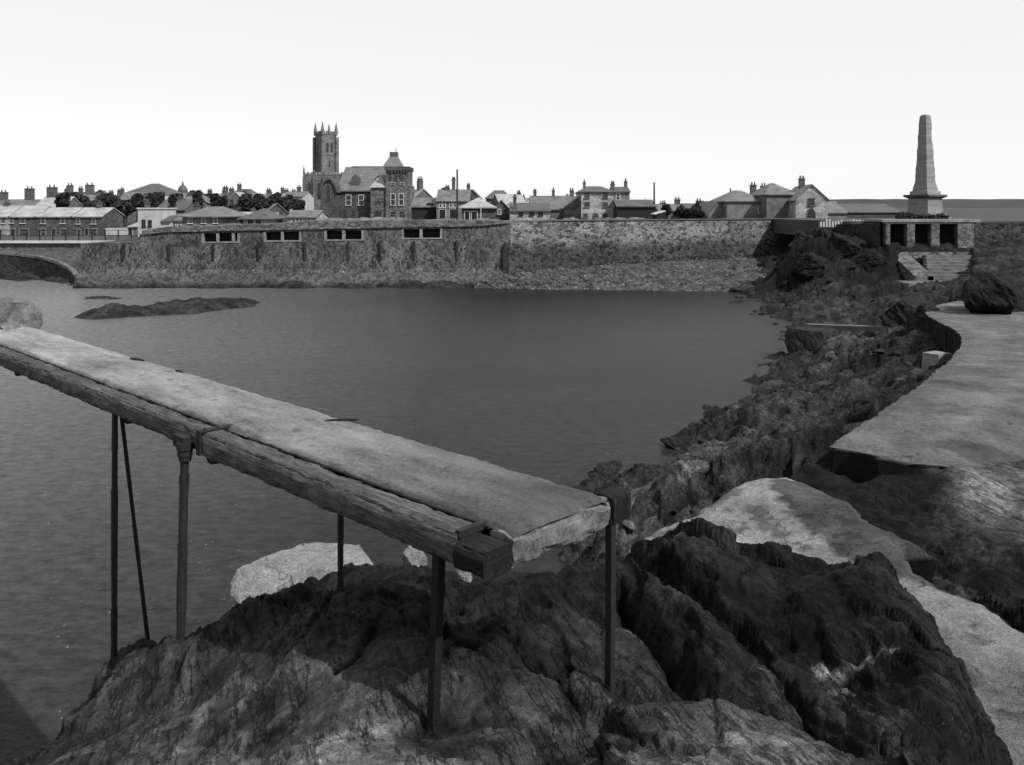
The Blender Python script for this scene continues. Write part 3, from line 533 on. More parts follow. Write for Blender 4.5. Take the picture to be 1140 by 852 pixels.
# the set-back upper tier of the quay wall
ut = thing('parapet_wall', 'rough stone parapet set back above the quay wall ledge', 'wall', P(350, 250, 81))
def utop(u): return float(np.interp(u, [160, 185, 300, 345, 500, 560, 620], [256.5, 253, 249.5, 246, 245, 246, 246.5]))
def urows(u, Y):
    Yb = Y + 2.2; z = zat(utop(u) + .6 * perlin(u * .35, 5.5, 3), Yb); X = xat(u, Yb); return [(X, Yb, zat(ledgev(u), Y) - .3), (X, Yb, z), (X, Yb + .7, z + .05), (X, Yb + .7, 3)]
obj('masonry', wall_strip(158, 622, wallY, None, urows, [], 'granite_mid', '', ut, step=3), 'granite_mid', ut, fix=False)
# right-hand sea wall above the shingle
sw = thing('sea_wall', 'rubble sea wall with a thin coping above the shingle slope', 'wall', (P(730, 290, 87).x, 87, 0))
def srows(u, Y):
    X = xat(u, Y); zt = zat(ledgev(u), Y); return [(X, Y - .5, -.3), (X, Y - .3, 1.2), (X, Y - .15, 3.), (X, Y, zt), (X, Y + .5, zt)]
obj('masonry', wall_strip(568, 906, wallY, None, srows, [], 'seawall', '', sw), 'seawall', sw, fix=False)
mb = MB()
for a, b in zip(range(600, 904, 8), range(608, 912, 8)):
    Ya, Yb = wallY(a), wallY(b); za, zb = zat(ledgev(a), Ya), zat(ledgev(b), Yb); xa, xb = xat(a, Ya), xat(b, Yb)
    mb.add([(xa, Ya - .12, za), (xb, Yb - .12, zb), (xb, Yb + .6, zb), (xa, Ya + .6, za), (xa, Ya - .12, za + .13), (xb, Yb - .12, zb + .13), (xb, Yb + .6, zb + .13), (xa, Ya + .6, za + .13)], [(0, 1, 5, 4), (4, 5, 6, 7), (0, 3, 2, 1)])
obj('coping', mb, 'chimney', sw, fix=False)
bt = MB(); Y = wallY(566); bt.prism([(Y - .9, -.4), (Y - .45, 3.6), (Y + .02, 4.0), (Y + .02, -.4)], 'x', xat(560, Y), xat(567, Y)); obj('buttress', bt, 'dark_masonry', sw)
# rubble heap along the wall top
def heap(name, label, cat, u0, u1, v0, v1, Y, dep, mat, seed, n=46):
    t = thing(name, label, cat, P((u0 + u1) / 2, v1, Y + dep / 2)); xs = np.linspace(xat(u0, Y), xat(u1, Y), n); ys = np.linspace(Y, Y + dep, 10); X, Yg = np.meshgrid(xs, ys)
    e = np.clip(np.minimum((X - xs[0]) / 1.5, (xs[-1] - X) / 1.5), 0, 1) ** .5 * np.sin(np.pi * (Yg - Y) / dep) ** .6
    fh, fc = facet(X, Yg, .7, 0, 1.3, seed); Z = zat(v1, Y) - .15 + (zat(v0, Y) - zat(v1, Y)) * e * (.75 + .9 * fh + .5 * fbm(X * .5, Yg, 3, seed))
    mb = MB(); mb.v = [Vector(q) for q in np.stack([X, Yg, Z], -1).reshape(-1, 3)]; mb.f = [tuple(int(k) for k in q) for q in gridfaces(*X.shape)]; obj('stones', mb, mat, t, fix=False); return t
heap('rubble_heap', 'low heap of pale rubble on the wall top in front of the pyramid-roofed pavilion', 'rubble', 500, 566, 242, 247.5, 83.3, 2.2, 'granite_mid', 5)
heap('rubble_heap', 'long low heap of rubble on the wall top before the pale two-storey stone house', 'rubble', 600, 732, 241.5, 247, 88.0, 2.4, 'granite_mid', 6, 80)
heap('rubble_heap', 'dark stony heap on the quay top before the towered school', 'rubble', 345, 460, 241, 246, 84, 2.5, 'render_mid', 8, 70)

# shingle slope under the sea wall
us = np.linspace(528, 905, 420); r = np.linspace(0, 1, 70); U, Rr = np.meshgrid(us, r)
wl = np.interp(U, [528, 600, 700, 800, 905], [320.5, 322, 323.5, 325.5, 329]); Ya = H * F / (wl - HV) - .8
Yb = np.interp(U, [60, 90, 565, 900, 960], [80, 77.6, 79.2, 95, 99]) + .05; zb = np.interp(U, [528, 565, 640, 700, 800, 905], [.5, 1.35, 1.6, 1.9, 2.1, 2.3])
Yg = Ya + (Yb - Ya) * Rr; Xg = (U - 570) / F * Yg; Zg = -.25 + (zb + .25) * Rr ** .9
fh, fc = facet(Xg, Yg, .8, 0, 1.3, 61); f2, c2 = facet(Xg, Yg, .3, 0, 1.1, 66); Zg = Zg + (.25 * fh + .15 * f2) * np.clip(Rr * 6, .2, 1) + .12 * fbm(Xg * .3, Yg * .3, 3, 8)
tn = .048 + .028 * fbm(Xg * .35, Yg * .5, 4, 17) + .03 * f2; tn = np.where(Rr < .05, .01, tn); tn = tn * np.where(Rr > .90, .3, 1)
tag(npmesh('shingle', np.stack([Xg, Yg, Zg], -1).reshape(-1, 3), gridfaces(*U.shape), 'rock', np.clip(tn, .008, .4)), kind='structure')

# left: street wall, slipway
lw = thing('street_wall', 'rough stone wall below the white kerb and railings at far left', 'wall', P(50, 285, 90))
mb = MB(); xa, xb = xat(-90, 90), -37.5; mb.box(xa, xb, 90, 91.2, -.3, zat(269.5, 90)); obj('masonry', mb, 'granite_mid', lw)
mb = MB(); mb.box(xat(-90, 90), xat(155, 81) - 3.5, 89.7, 90.3, zat(270.9, 89.7), zat(268.2, 89.7)); obj('kerb', mb, 'trim', lw)
st = MB(); st.box(xat(-90, 90), -30, 90.3, 124, 3.2, 3.45); tag(obj('street', st, 'ground'), kind='structure')
tr = MB(); tr.box(xat(91, Y0), xat(160, Y0), Y0 + .5, Y0 + 13, 3.3, zat(270.6, 80)); 
rl = thing('railing', 'iron railing along the white kerb before the terraced cottages', 'railing', (xat(40, 90), 90.05, 3.6))
for k, u in enumerate(np.arange(0, 150, 14.6)):
    b = MB(); b.tube((xat(u, 90), 90.05, zat(268, 90)), (xat(u, 90), 90.05, zat(268, 90) + 1.15), .07, .07, 6); obj('post', b, 'iron', rl)
for z in (.55, 1.1):
    b = MB(); b.tube((xat(-60, 90), 90.05, zat(268, 90) + z), (xat(150, 90), 90.05, zat(268, 90) + z), .03, .03, 6); obj('rail', b, 'iron', rl)
slp = thing('slipway', 'curved stone slipway running down to the water beside the quay wall end', 'slipway', P(40, 300, 84))
line = smooth_line([P(-60, 281, 89), P(0, 282.5, 88), P(30, 285, 87), P(55, 290, 85), (P(75, 299, 82.5)), P(86, 312, 79.5)], 6)
mb = MB(); n = len(line)
for p in line: mb.v += [Vector((p.x, p.y, p.z)), Vector((p.x + .5, p.y + .35, p.z + .02)), Vector((p.x * .0 + min(p.x + 3, xat(92, Y0)), 90.02, p.z + .3 + .02))]
for i in range(n - 1): mb.f += [(i * 3 + k, (i + 1) * 3 + k, (i + 1) * 3 + k + 1, i * 3 + k + 1) for k in (0, 1)]
obj('ramp', mb, 'footing', slp, fix=False)
mb = MB()
for p in line: mb.v += [Vector((p.x, p.y - .02, p.z + .12)), Vector((p.x + .3, p.y + .45, p.z + .12)), Vector((p.x, p.y - .04, p.z - .12)), Vector((p.x, p.y + .02, -.5))]
for i in range(n - 1): mb.f += [(i * 4, i * 4 + 4, i * 4 + 5, i * 4 + 1), (i * 4 + 2, i * 4 + 6, i * 4 + 4, i * 4)]
obj('edging', mb, 'granite_mid', slp, fix=False)
mb = MB()
for p in line: mb.v += [Vector((p.x, p.y, p.z - .1)), Vector((p.x, p.y, -.5))]
for i in range(n - 1): mb.f += [(i * 2 + 1, i * 2 + 3, i * 2 + 2, i * 2)]
obj('side_wall', mb, 'dark_masonry', slp, fix=False)

# ------------------------------------------------------------------ boulders and reefs
def boulder(name, label, c, dims, seed, mat='rock', tone=.05, rz=0, sub=5, planes=16, rough=.06, group=None, flat=None, cat='boulder'):
    bm = bmesh.new(); bmesh.ops.create_icosphere(bm, subdivisions=sub, radius=1); v = np.array([q.co for q in bm.verts]); f = [tuple(q.index for q in a.verts) for a in bm.faces]; bm.free()
    rr = np.random.RandomState(seed)
    for k in range(planes):
        n = rr.normal(size=3); n /= np.linalg.norm(n); d = rr.uniform(.55, .85); s = v @ n - d; v = v - np.clip(s, 0, None)[:, None] * n
    if flat: v[:, 2] = np.minimum(v[:, 2], flat)
    v = v * (1 + rough * (fbm(v[:, 0] * 2 + v[:, 2] * 1.3 + seed, v[:, 1] * 2 - v[:, 2] * 1.7, 5, seed)[:, None]) * 2)
    v = v + .25 * rough * perlin(v[:, 0] * 9 + v[:, 2] * 4, v[:, 1] * 9 + seed, 3)[:, None]
    v = v * np.array(dims) / 2; ca, sa = math.cos(rz), math.sin(rz); v = np.stack([v[:, 0] * ca - v[:, 1] * sa, v[:, 0] * sa + v[:, 1] * ca, v[:, 2]], -1) + np.array(c) * [1, 1, 1]
    t = tone * (.7 if tone < .09 else 1) * (1 + .4 * fbm(v[:, 0] * 2, v[:, 1] * 2 + v[:, 2], 4, seed + 2)); mb = MB(); base = Vector((c[0], c[1], v[:, 2].min())); mb.v = [Vector(q) - base for q in v]; mb.f = f
    o = obj(name, mb, mat, None, fix=False, tone=t); o.location = base; return tag(o, label, cat, group)
c = P(350, 640, 8.7); boulder('boulder', 'pale flat boulder lit by the sun behind the dark rock under the gangway', (c.x + .08, c.y, 3.2), (1.85, 1.1, 1.1), 4, tone=.21, rz=R(14), planes=9, flat=.42, rough=.05, mat='concrete')
c = P(462, 617, 8.2); boulder('boulder', 'small pale rock just visible beneath the gangway beam beside the thin middle post', (c.x, c.y, 3.62), (.26, .3, .32), 9, tone=.2, mat='concrete')
c = P(516, 634, 6.05); boulder('boulder', 'small white-tipped stone wedged under the near corner of the gangway', (c.x, c.y, 4.42), (.14, .16, .16), 16, tone=.22, sub=4, mat='concrete')
c = P(10, 362, 12.1); boulder('boulder', 'pale craggy boulder at the shoreward end of the gangway at left', (c.x - .08, c.y, 5.45), (1.1, 1.2, .8), 21, tone=.13, rough=.12, mat='concrete')
boulder('rock_outcrop', 'dark rock outcrop rising from the water under the far left end of the gangway', (-10.2, 12.4, 2.0), (5.4, 3.4, 6.4), 23, tone=.05, rough=.12, cat='rock')
c = G(911, 404, .0); boulder('boulder', 'squarish dark block of rock standing at the waterline with a pale flat top', (c.x, c.y + 1.0, .75), (2.7, 2.2, 2.6), 31, tone=.03, flat=.5, planes=7, rz=.15)
c = P(1096, 338, 33); boulder('boulder', 'large dark boulder standing on the path below the steps', (c.x, c.y, 3.6), (2.5, 2.2, 2.0), 33, tone=.014, rough=.1)
c = P(1130, 334, 34.5); boulder('boulder', 'low dark rock behind the large boulder at the right of the path', (c.x, c.y, 3.4), (5.0, 2.4, 2.3), 35, tone=.02, rough=.1)
for i, (u, v, w, hh, lab) in enumerate([(1010, 352, 3.4, 1.5, 'dark humped rock at the inner end of the bend in the path'), (1048, 372, 3.2, 1.7, 'dark rock tucked against the bulge of the path edge'), (1030, 383, 2.2, 1.0, 'small dark rock beside the bright square block')]):
    c = G(u, v, 2.0); boulder('boulder', lab, (c.x, c.y, 1.9), (w, 2.6, hh * 1.6), 41 + i, tone=.02, rough=.1)
c = G(842, 322, .2); boulder('boulder', 'dark hollowed rock at the water edge below the end of the shingle', (c.x, c.y, .3), (4.6, 3, 1.1), 51, tone=.03, rough=.12)
c = G(760, 490, .2); boulder('boulder', 'small black rock at the tip of the crags by the water', (c.x, c.y, .1), (1.4, .8, .5), 52, tone=.02)
def reef(label, pts, hgt, seed):
    W_ = [G(u, v, 0) for u, v in pts]; c = sum(W_, Vector()) / len(W_); xs = [p.x for p in W_]; ys = [p.y for p in W_]; X, Yg = np.meshgrid(np.linspace(min(xs) - .3, max(xs) + .3, 240), np.linspace(min(ys) - .3, max(ys) + .3, 90))
    ins = np.zeros(X.shape, bool)
    for a, b in zip(W_, W_[1:] + W_[:1]):
        cnd = ((a.y > Yg) != (b.y > Yg)); xi = (b.x - a.x) * (Yg - a.y) / (b.y - a.y + 1e-9) + a.x; ins ^= cnd & (X < xi)
    d = segdist(X, Yg, [(p.x, p.y) for p in W_ + W_[:1]]) * np.where(ins, 1, -1); fh, fc = facet(X, Yg, .9, R(10), 2., seed); f2, _ = facet(X, Yg, .35, 0, 1.5, seed + 7)
    Z = np.clip(d * .45, -.4, hgt) + (.3 * fh + .16 * f2) * np.clip(d + .2, 0, 1) - .04
    t = .016 * (1 + .8 * f2 + .5 * fh); mb = MB(); mb.v = [Vector(q) - Vector((c.x, c.y, 0)) for q in np.stack([X, Yg, Z], -1).reshape(-1, 3)]; k = (Z > -.3); kk = k[:-1, :-1] | k[1:, 1:]
    mb.f = [tuple(int(i) for i in q) for q in gridfaces(*X.shape, keep=kk)]; o = obj('reef', mb, 'rock', None, fix=False, tone=np.clip(t, .006, .2).ravel()); o.location = (c.x, c.y, 0); tag(o, label, 'reef')
reef('long low dark reef just breaking the water before the quay wall at left', [(77, 354), (102, 356.5), (153, 353), (220, 349.5), (247, 345.5), (283, 342), (292, 336), (255, 335.5), (216, 336), (161, 344), (115, 345), (91, 351)], .42, 71)
reef('thin dark sliver of reef between the long reef and the foot of the quay wall', [(92, 333), (120, 334), (138, 332.5), (120, 331), (98, 331.5)], .1, 75)
reef('jagged dark skerry at the foot of the slipway', [(40, 312), (70, 316), (90, 315), (96, 309), (80, 304), (50, 306)], .6, 77)
reef('dark band of rock along the foot of the street wall at far left', [(-60, 304), (20, 313.5), (60, 311), (82, 305), (50, 299), (-60, 294)], .8, 79)
for i, (u0, u1) in enumerate([(95, 160), (205, 262), (290, 352), (365, 420), (432, 520)]):
    lab = ['weedy black rocks under the left end of the quay wall', 'weedy black rocks under the first pair of wall openings from the left', 'weedy black rocks at the foot of the wall below the church', 'weedy black rocks at the foot of the wall below the towered school', 'weedy black rocks at the foot of the wall where the shingle begins'][i]
    reef(lab, [(u0, 320), (u0 + 15, 321.6), (u1 - 12, 321.8), (u1, 320.5), (u1 - 8, 317.2), (u0 + 8, 317)], .35 + .12 * (i % 3), 81 + i)
CL = [(894, 282, 75, 4.2, 4.0, 4.2, 'dark crag at the end of the shingle under the end of the sea wall'), (914, 273, 73.5, 5.2, 4.5, 4.4, 'tall dark crag below the white palings'), (940, 284, 70.5, 5.8, 4.4, 4.8, 'dark crag below the retaining wall'),
      (905, 300, 69, 4.6, 4, 3.4, 'dark crag at the foot of the tall crag below the palings'), (968, 296, 67, 5.2, 3.6, 3.0, 'dark crag between the retaining wall and the step cheek'), (878, 300, 74, 3.6, 3, 2.0, 'small crag on the upper shingle at the left foot of the dark cliff'), (936, 305, 66, 4.6, 3.6, 2.6, 'low crag in front of the retaining wall crags')]
for i, (u, v, Y, w, d, hh, lab) in enumerate(CL):
    c = P(u, v, Y); boulder('crag', lab, (c.x, c.y, c.z), (w, d, hh), 201 + i, tone=.014, rough=.16, planes=26, sub=6, rz=i * .7, cat='crag')
def scatter(name, pts, mat, tones, seed, sub=2, label=None):
    rr = np.random.RandomState(seed); var = []
    for k in range(9):
        bm = bmesh.new(); bmesh.ops.create_icosphere(bm, subdivisions=sub, radius=1); v = np.array([q.co for q in bm.verts]); f = np.array([[q.index for q in a.verts] for a in bm.faces]); bm.free()
        for j in range(12):
            n = rr.normal(size=3); n /= np.linalg.norm(n); sd_q = v @ n - rr.uniform(.45, .85); v = v - np.clip(sd_q, 0, None)[:, None] * n
        var.append((v * (1 + .1 * rr.normal(size=(len(v), 1))) * [1.15, .8, .48], f))
    V = []; Fc = []; T_ = []; o = 0
    for i, (x, y, z, sz) in enumerate(pts):
        v, f = var[i % 9]; a = rr.uniform(0, 6.28); tl = rr.normal(0, .3); c_, s_ = math.cos(a), math.sin(a); q = v * sz * rr.uniform(.8, 1.2, 3)
        q = np.stack([q[:, 0] * c_ - q[:, 1] * s_, q[:, 0] * s_ + q[:, 1] * c_, q[:, 2] + tl * q[:, 0]], -1) + [x, y, z]
        V.append(q); Fc.append(f + o); T_.append(np.full(len(v), tones[i] * rr.uniform(.5, 1.7))); o += len(v)
    ob = npmesh(name, np.concatenate(V), np.concatenate(Fc), mat, np.concatenate(T_)); return tag(ob, label, None, None, 'stuff')
rr = np.random.RandomState(12); n = 420; yy = np.exp(rr.uniform(math.log(13), math.log(70), n)); lo_x = np.interp(yy, [13, 22, 29, 35, 40, 50, 60, 70], [1.0, 2.0, 7, 9.8, 12.6, 16, 18, 20]); hi_x = np.interp(yy, [13, 15.8, 22, 25, 36, 45, 60, 70], [4.2, 6.4, 10.6, 12.6, 17.5, 22, 29, 26])
xx = lo_x + (hi_x - lo_x) * rr.uniform(0, 1, n); z_, t_ = surface(xx, yy); z_ = carve(xx, yy, z_); sz = .05 + .009 * yy * rr.uniform(.1, 1, n) ** 2.2
ok = (z_ > -.15) & ~inside(xx, yy, [(p[0], p[1]) for p in slabE]) & ~inside(xx, yy, [(p[0], p[1]) for p in pathE]) & ~((xx > xat(1000, yy)) & (yy > 55))
scatter('shore_rubble', [(a, b, c_ - .1 * s_, s_) for a, b, c_, s_ in zip(xx[ok], yy[ok], z_[ok], sz[ok])], 'rock', t_[ok], 5, label='broken dark rubble scattered over the shore crags')
n = 5200; iu = rr.uniform(0, 1, n); ir = rr.uniform(.03, .98, n) ; ju = (iu * (Xg.shape[1] - 1)).astype(int); jr = (ir * (Xg.shape[0] - 1)).astype(int)
scatter('shingle_stones', [(Xg[a, b], Yg[a, b], Zg[a, b], .05 + .2 * rr.uniform() ** 4) for a, b in zip(jr, ju)], 'rock', [.06 if rr.uniform() < .9 else .13 for _ in range(n)], 6, sub=1, label='loose stones lying all over the shingle slope')
# fallen beam and pale block by the path
bl = thing('fallen_beam', 'long pale beam lying level across the rocks near the bend of the path', 'beam', P(952, 360, 42))
mb = MB(); a, b = G(901, 362, 1.25), G(1005, 364.5, 1.6); mb.T = None
for k in range(1): mb.add([(a.x, a.y, a.z - .2), (b.x, b.y, b.z - .25), (b.x, b.y + .5, b.z - .25), (a.x, a.y + .5, a.z - .2), (a.x, a.y, a.z + .02), (b.x, b.y, b.z - .02), (b.x, b.y + .5, b.z - .02), (a.x, a.y + .5, a.z + .02)], [(0, 3, 2, 1), (4, 5, 6, 7), (0, 1, 5, 4), (1, 2, 6, 5), (2, 3, 7, 6), (3, 0, 4, 7)])
obj('beam', mb, 'timber_pale', bl)
c = G(1043, 402, 2.4); tb = thing('stone_block', 'pale square-cut block set against the side of the path', 'block', (c.x, c.y, 1.9), .5)
mb = MB(Matrix.Translation((c.x, c.y, 2.35)) @ Matrix.Rotation(.5, 4, 'Z')); mb.frustum((-.34, .34, -.3, .3), (-.3, .3, -.27, .27), -.6, .3); obj('block', mb, 'coping', tb)

# ------------------------------------------------------------------ memorial, shelter, steps
YS = 68.
x0, x1 = xat(986, YS), xat(1085, YS); zf, zt = zat(280.5, YS), zat(247, YS)
sh = thing('shelter', 'stone shelter with three dark open bays below the obelisk', 'shelter', ((x0 + x1) / 2, YS + 1, zf))
b = MB(); b.box(x0 - .3, x1 + .5, YS - .1, YS + 3.4, zt - .02, zt + .18); obj('roof', b, 'coping', sh)
b = MB(); b.box(x0, x1, YS + 1.4, YS + 1.6, zf, zt - .02); obj('back_wall', b, 'void', sh)  # near-black wall colour carries the shade inside the bays
b = MB(); b.box(x0 - .4, x1 + .4, YS - .5, YS + 1.4, zf - .5, zf); obj('floor', b, 'granite_mid', sh)
for ua, ub in ((986.5, 991), (1010, 1018.5), (1037, 1046), (1066.5, 1084.5)):
    b = MB(); b.box(xat(ua, YS), xat(ub, YS), YS, YS + .6, zf, zt - .17); obj('pier', b, 'granite_mid', sh)
b = MB(); b.box(x0, x1, YS + .004, YS + .6, zt - .17, zt - .02); obj('lintel', b, 'coping', sh)
dw = thing('retaining_wall', 'dark retaining wall left of the shelter bays', 'wall', (xat(960, 69), 70, 3))
b = MB(); b.add([(xat(933, 73), 73, 3.2), (x0 - .31, YS + .3, 3.2), (x0 - .31, YS + 1.2, 3.2), (xat(933, 73), 74, 3.2), (xat(933, 73), 73, zat(250, 73)), (x0 - .31, YS + .3, zat(248.5, YS)), (x0 - .31, YS + 1.2, zat(248.5, YS)), (xat(933, 73), 74, zat(250, 73))], [(0, 3, 2, 1), (4, 5, 6, 7), (0, 1, 5, 4), (1, 2, 6, 5), (2, 3, 7, 6), (3, 0, 4, 7)])
obj('masonry', b, 'dark_masonry', dw)  # shade of this side face put into its near-black stone
tp = MB(); tp.box(xat(935, 74), 90, YS + 3.4, 97, 4.5, zt - .02); tag(obj('terrace', tp, 'ground'), kind='structure')
rw = thing('boundary_wall', 'rough granite wall running out of frame to the right of the shelter', 'wall', (xat(1110, 70), 70, 3.6))
b = MB(); b.add([(x1 + .51, 70, 3.2), (60, 68.5, 3.2), (60, 69.3, 3.2), (x1 + .51, 70.8, 3.2), (x1 + .51, 70, zt - .1), (60, 68.5, zt - .25), (60, 69.3, zt - .25), (x1 + .51, 70.8, zt - .1)], [(0, 3, 2, 1), (4, 5, 6, 7), (0, 1, 5, 4), (1, 2, 6, 5), (2, 3, 7, 6), (3, 0, 4, 7)]); obj('masonry', b, 'seawall', rw)
stp = thing('steps', 'broad stone steps leading down from the shelter with a sloping cheek at left', 'steps', (xat(1045, 64), 64, 1.8))
zb = 2.2; n = 7
for k in range(n):
    b = MB(); z = zf - .1 - k * (zf - zb) / n; y1 = YS - .5 - k * .62; b.box(xat(1027, y1) + k * .02, xat(1080, y1) - .1 * (k % 3), y1 - .62, y1, z - .6, z - .12); obj('step', b, 'step_stone', stp)
b = MB(); b.prism([(YS - .5, zf), (YS - .5 - n * .62, zb - .1), (YS - .5 - n * .62, 1.2), (YS - .5, 1.2)], 'x', xat(1006, 65), xat(1026, 65.) - .0); obj('cheek', b, 'granite_mid', stp)
b = MB(); b.box(xat(1008, 61), xat(1078, 61), 60.4, YS - .5 - n * .62, 1.4, zb - .42); obj('landing', b, 'granite_mid', stp)
YM = 76.; cx = xat(1030, YM); zb = zt
def zz(v): return zat(v, YM - .0)
me_ = thing('war_memorial', 'tall tapering granite obelisk on a corniced pedestal above the shelter', 'obelisk', (cx, YM, zb), R(28))
T = Matrix.Translation((cx, YM, 0)) @ Matrix.Rotation(R(28), 4, 'Z')
def sq(h): return (-h, h, -h, h)
k = YM / F / 1.35
b = MB(T); b.frustum(sq(25 * k), sq(25 * k), zb, zz(242)); b.frustum(sq(21 * k), sq(21 * k), zz(242), zz(238)); obj('plinth', b, 'coping', me_)
b = MB(T); b.frustum(sq(17 * k), sq(16.5 * k), zz(238), zz(221)); obj('pedestal', b, 'obelisk', me_)
b = MB(T); b.frustum(sq(17.5 * k), sq(21.5 * k), zz(221), zz(219)); b.frustum(sq(21.5 * k), sq(21.5 * k), zz(219), zz(217)); obj('cornice', b, 'chimney', me_)
b = MB(T)
prof = [(217, 15.5), (213, 14.5), (212.8, 12.5), (208, 11.6), (204, 10.2)] + [(v_, 10.2 - (204 - v_) * .062 + random.Random(v_).uniform(-.45, .35)) for v_ in range(200, 134, -4)] + [(135, 5.9), (130.5, 5.5), (128.5, 4.4), (127.8, 2.5)]
for i, (v, w) in enumerate(prof):
    dx = 0
    for sx, sy in ((-1, -1), (1, -1), (1, 1), (-1, 1)):
        q = w
        if 146 < v < 160 and sx > 0: q = w - (2.3 if 149 < v < 157 else 1.2)
        b.v.append(T @ Vector((sx * q * k, sy * w * k, zz(v))))
    if i:
        a = (i - 1) * 4; b.f += [(a + j, a + (j + 1) % 4, a + 4 + (j + 1) % 4, a + 4 + j) for j in range(4)]
b.f.append((len(b.v) - 4, len(b.v) - 3, len(b.v) - 2, len(b.v) - 1)); obj('shaft', b, 'obelisk', me_)
# rounded bosses that break the shaft's right edge
b = MB(T); b.frustum((6.6 * k, 8.9 * k, -4 * k, 4 * k), (5.8 * k, 8.2 * k, -3.5 * k, 3.5 * k), zz(163), zz(157)); obj('carving', b, 'obelisk', me_)
def leaves(mb, c, rad, n, size, rnd, squash=1.):
    for _ in range(n):
        while True:
            q = Vector((rnd.uniform(-1, 1), rnd.uniform(-1, 1), rnd.uniform(-1, 1)))
            if .25 < q.length < 1: break
        p = Vector(c) + Vector((q.x * rad, q.y * rad, q.z * rad * squash)); a = Vector((rnd.gauss(0, 1), rnd.gauss(0, 1), rnd.gauss(0, 1))).normalized(); b_ = a.orthogonal().normalized(); s = size * rnd.uniform(.6, 1.3)
        c_ = a.cross(b_); mb.add([p - b_ * s, p + c_ * s * .6, p + b_ * s, p - c_ * s * .6], [(0, 1, 2, 3)])
rnd = random.Random(5)
for i, (u, r_) in enumerate([(1006, .75), (1016, .6), (1026, .5), (1036, .55), (1048, .6)]):
    Yq = YM - 3.2; s = thing('shrub', ['dark shrub at the left foot of the obelisk plinth', 'second dark shrub from the left before the obelisk', 'small dark shrub in the middle before the obelisk plinth', 'dark shrub right of centre before the obelisk plinth', 'dark shrub at the right foot of the obelisk plinth'][i], 'shrub', (xat(u, Yq), Yq, zt), 0, 'shrubs round the obelisk')
    mb = MB(); leaves(mb, (xat(u, Yq), Yq, zt + r_ * .45), r_, 260, .13, rnd, .6); obj('foliage', mb, 'leaf', s, fix=False); mb = MB(); mb.tube((xat(u, Yq), Yq, zt - .02), (xat(u, Yq), Yq, zt + r_ * .5), .06, .02, 6); obj('stem', mb, 'bark', s)

# ------------------------------------------------------------------ town
def window(root, T, x, z, w, h, y=0, frame='trim', arch=False, sill=True, fw=.1, bars=True, nm='window'):
    """frame ring standing proud of the wall (local -y), pane set back inside it"""
    mb = MB(T)
    if arch:
        n = 8; out = [(x + (w / 2 + fw) * math.cos(a), z + h / 2 + (w / 2 + fw) * 1.3 * math.sin(a)) for a in [math.pi * i / n for i in range(n + 1)]]; inn = [(x + w / 2 * math.cos(a), z + h / 2 + w / 2 * 1.3 * math.sin(a)) for a in [math.pi * i / n for i in range(n + 1)]]
        out = [(x + w / 2 + fw, z - h / 2)] + out + [(x - w / 2 - fw, z - h / 2)]; inn = [(x + w / 2, z - h / 2)] + inn + [(x - w / 2, z - h / 2)]
        for i in range(len(out) - 1):
            a, b_, c_, d = out[i], out[i + 1], inn[i + 1], inn[i]; mb.prism([a, b_, c_, d], 'y', y - .08, y)
        f = obj(nm, mb, frame, root); p = MB(T); p.prism(inn, 'y', y - .03, y - .004); obj('pane', p, 'pane', f); return f
    for a in ((x - w / 2 - fw, x - w / 2, z - h / 2, z + h / 2), (x + w / 2, x + w / 2 + fw, z - h / 2, z + h / 2), (x - w / 2 - fw, x + w / 2 + fw, z + h / 2, z + h / 2 + fw)): mb.box(a[0], a[1], y - .07, y, a[2], a[3])
    if bars: mb.box(x - w / 2, x + w / 2, y - .06, y - .02, z - .03, z + .03)
    f = obj(nm, mb, frame, root); p = MB(T); p.box(x - w / 2, x + w / 2, y - .02, y - .004, z - h / 2, z + h / 2); obj('pane', p, 'pane', f)
    if sill: q = MB(T); q.box(x - w / 2 - fw - .06, x + w / 2 + fw + .06, y - .16, y, z - h / 2 - fw, z - h / 2); obj('sill', q, 'trim' if frame in ('trim', 'coping') else frame, f)
    return f
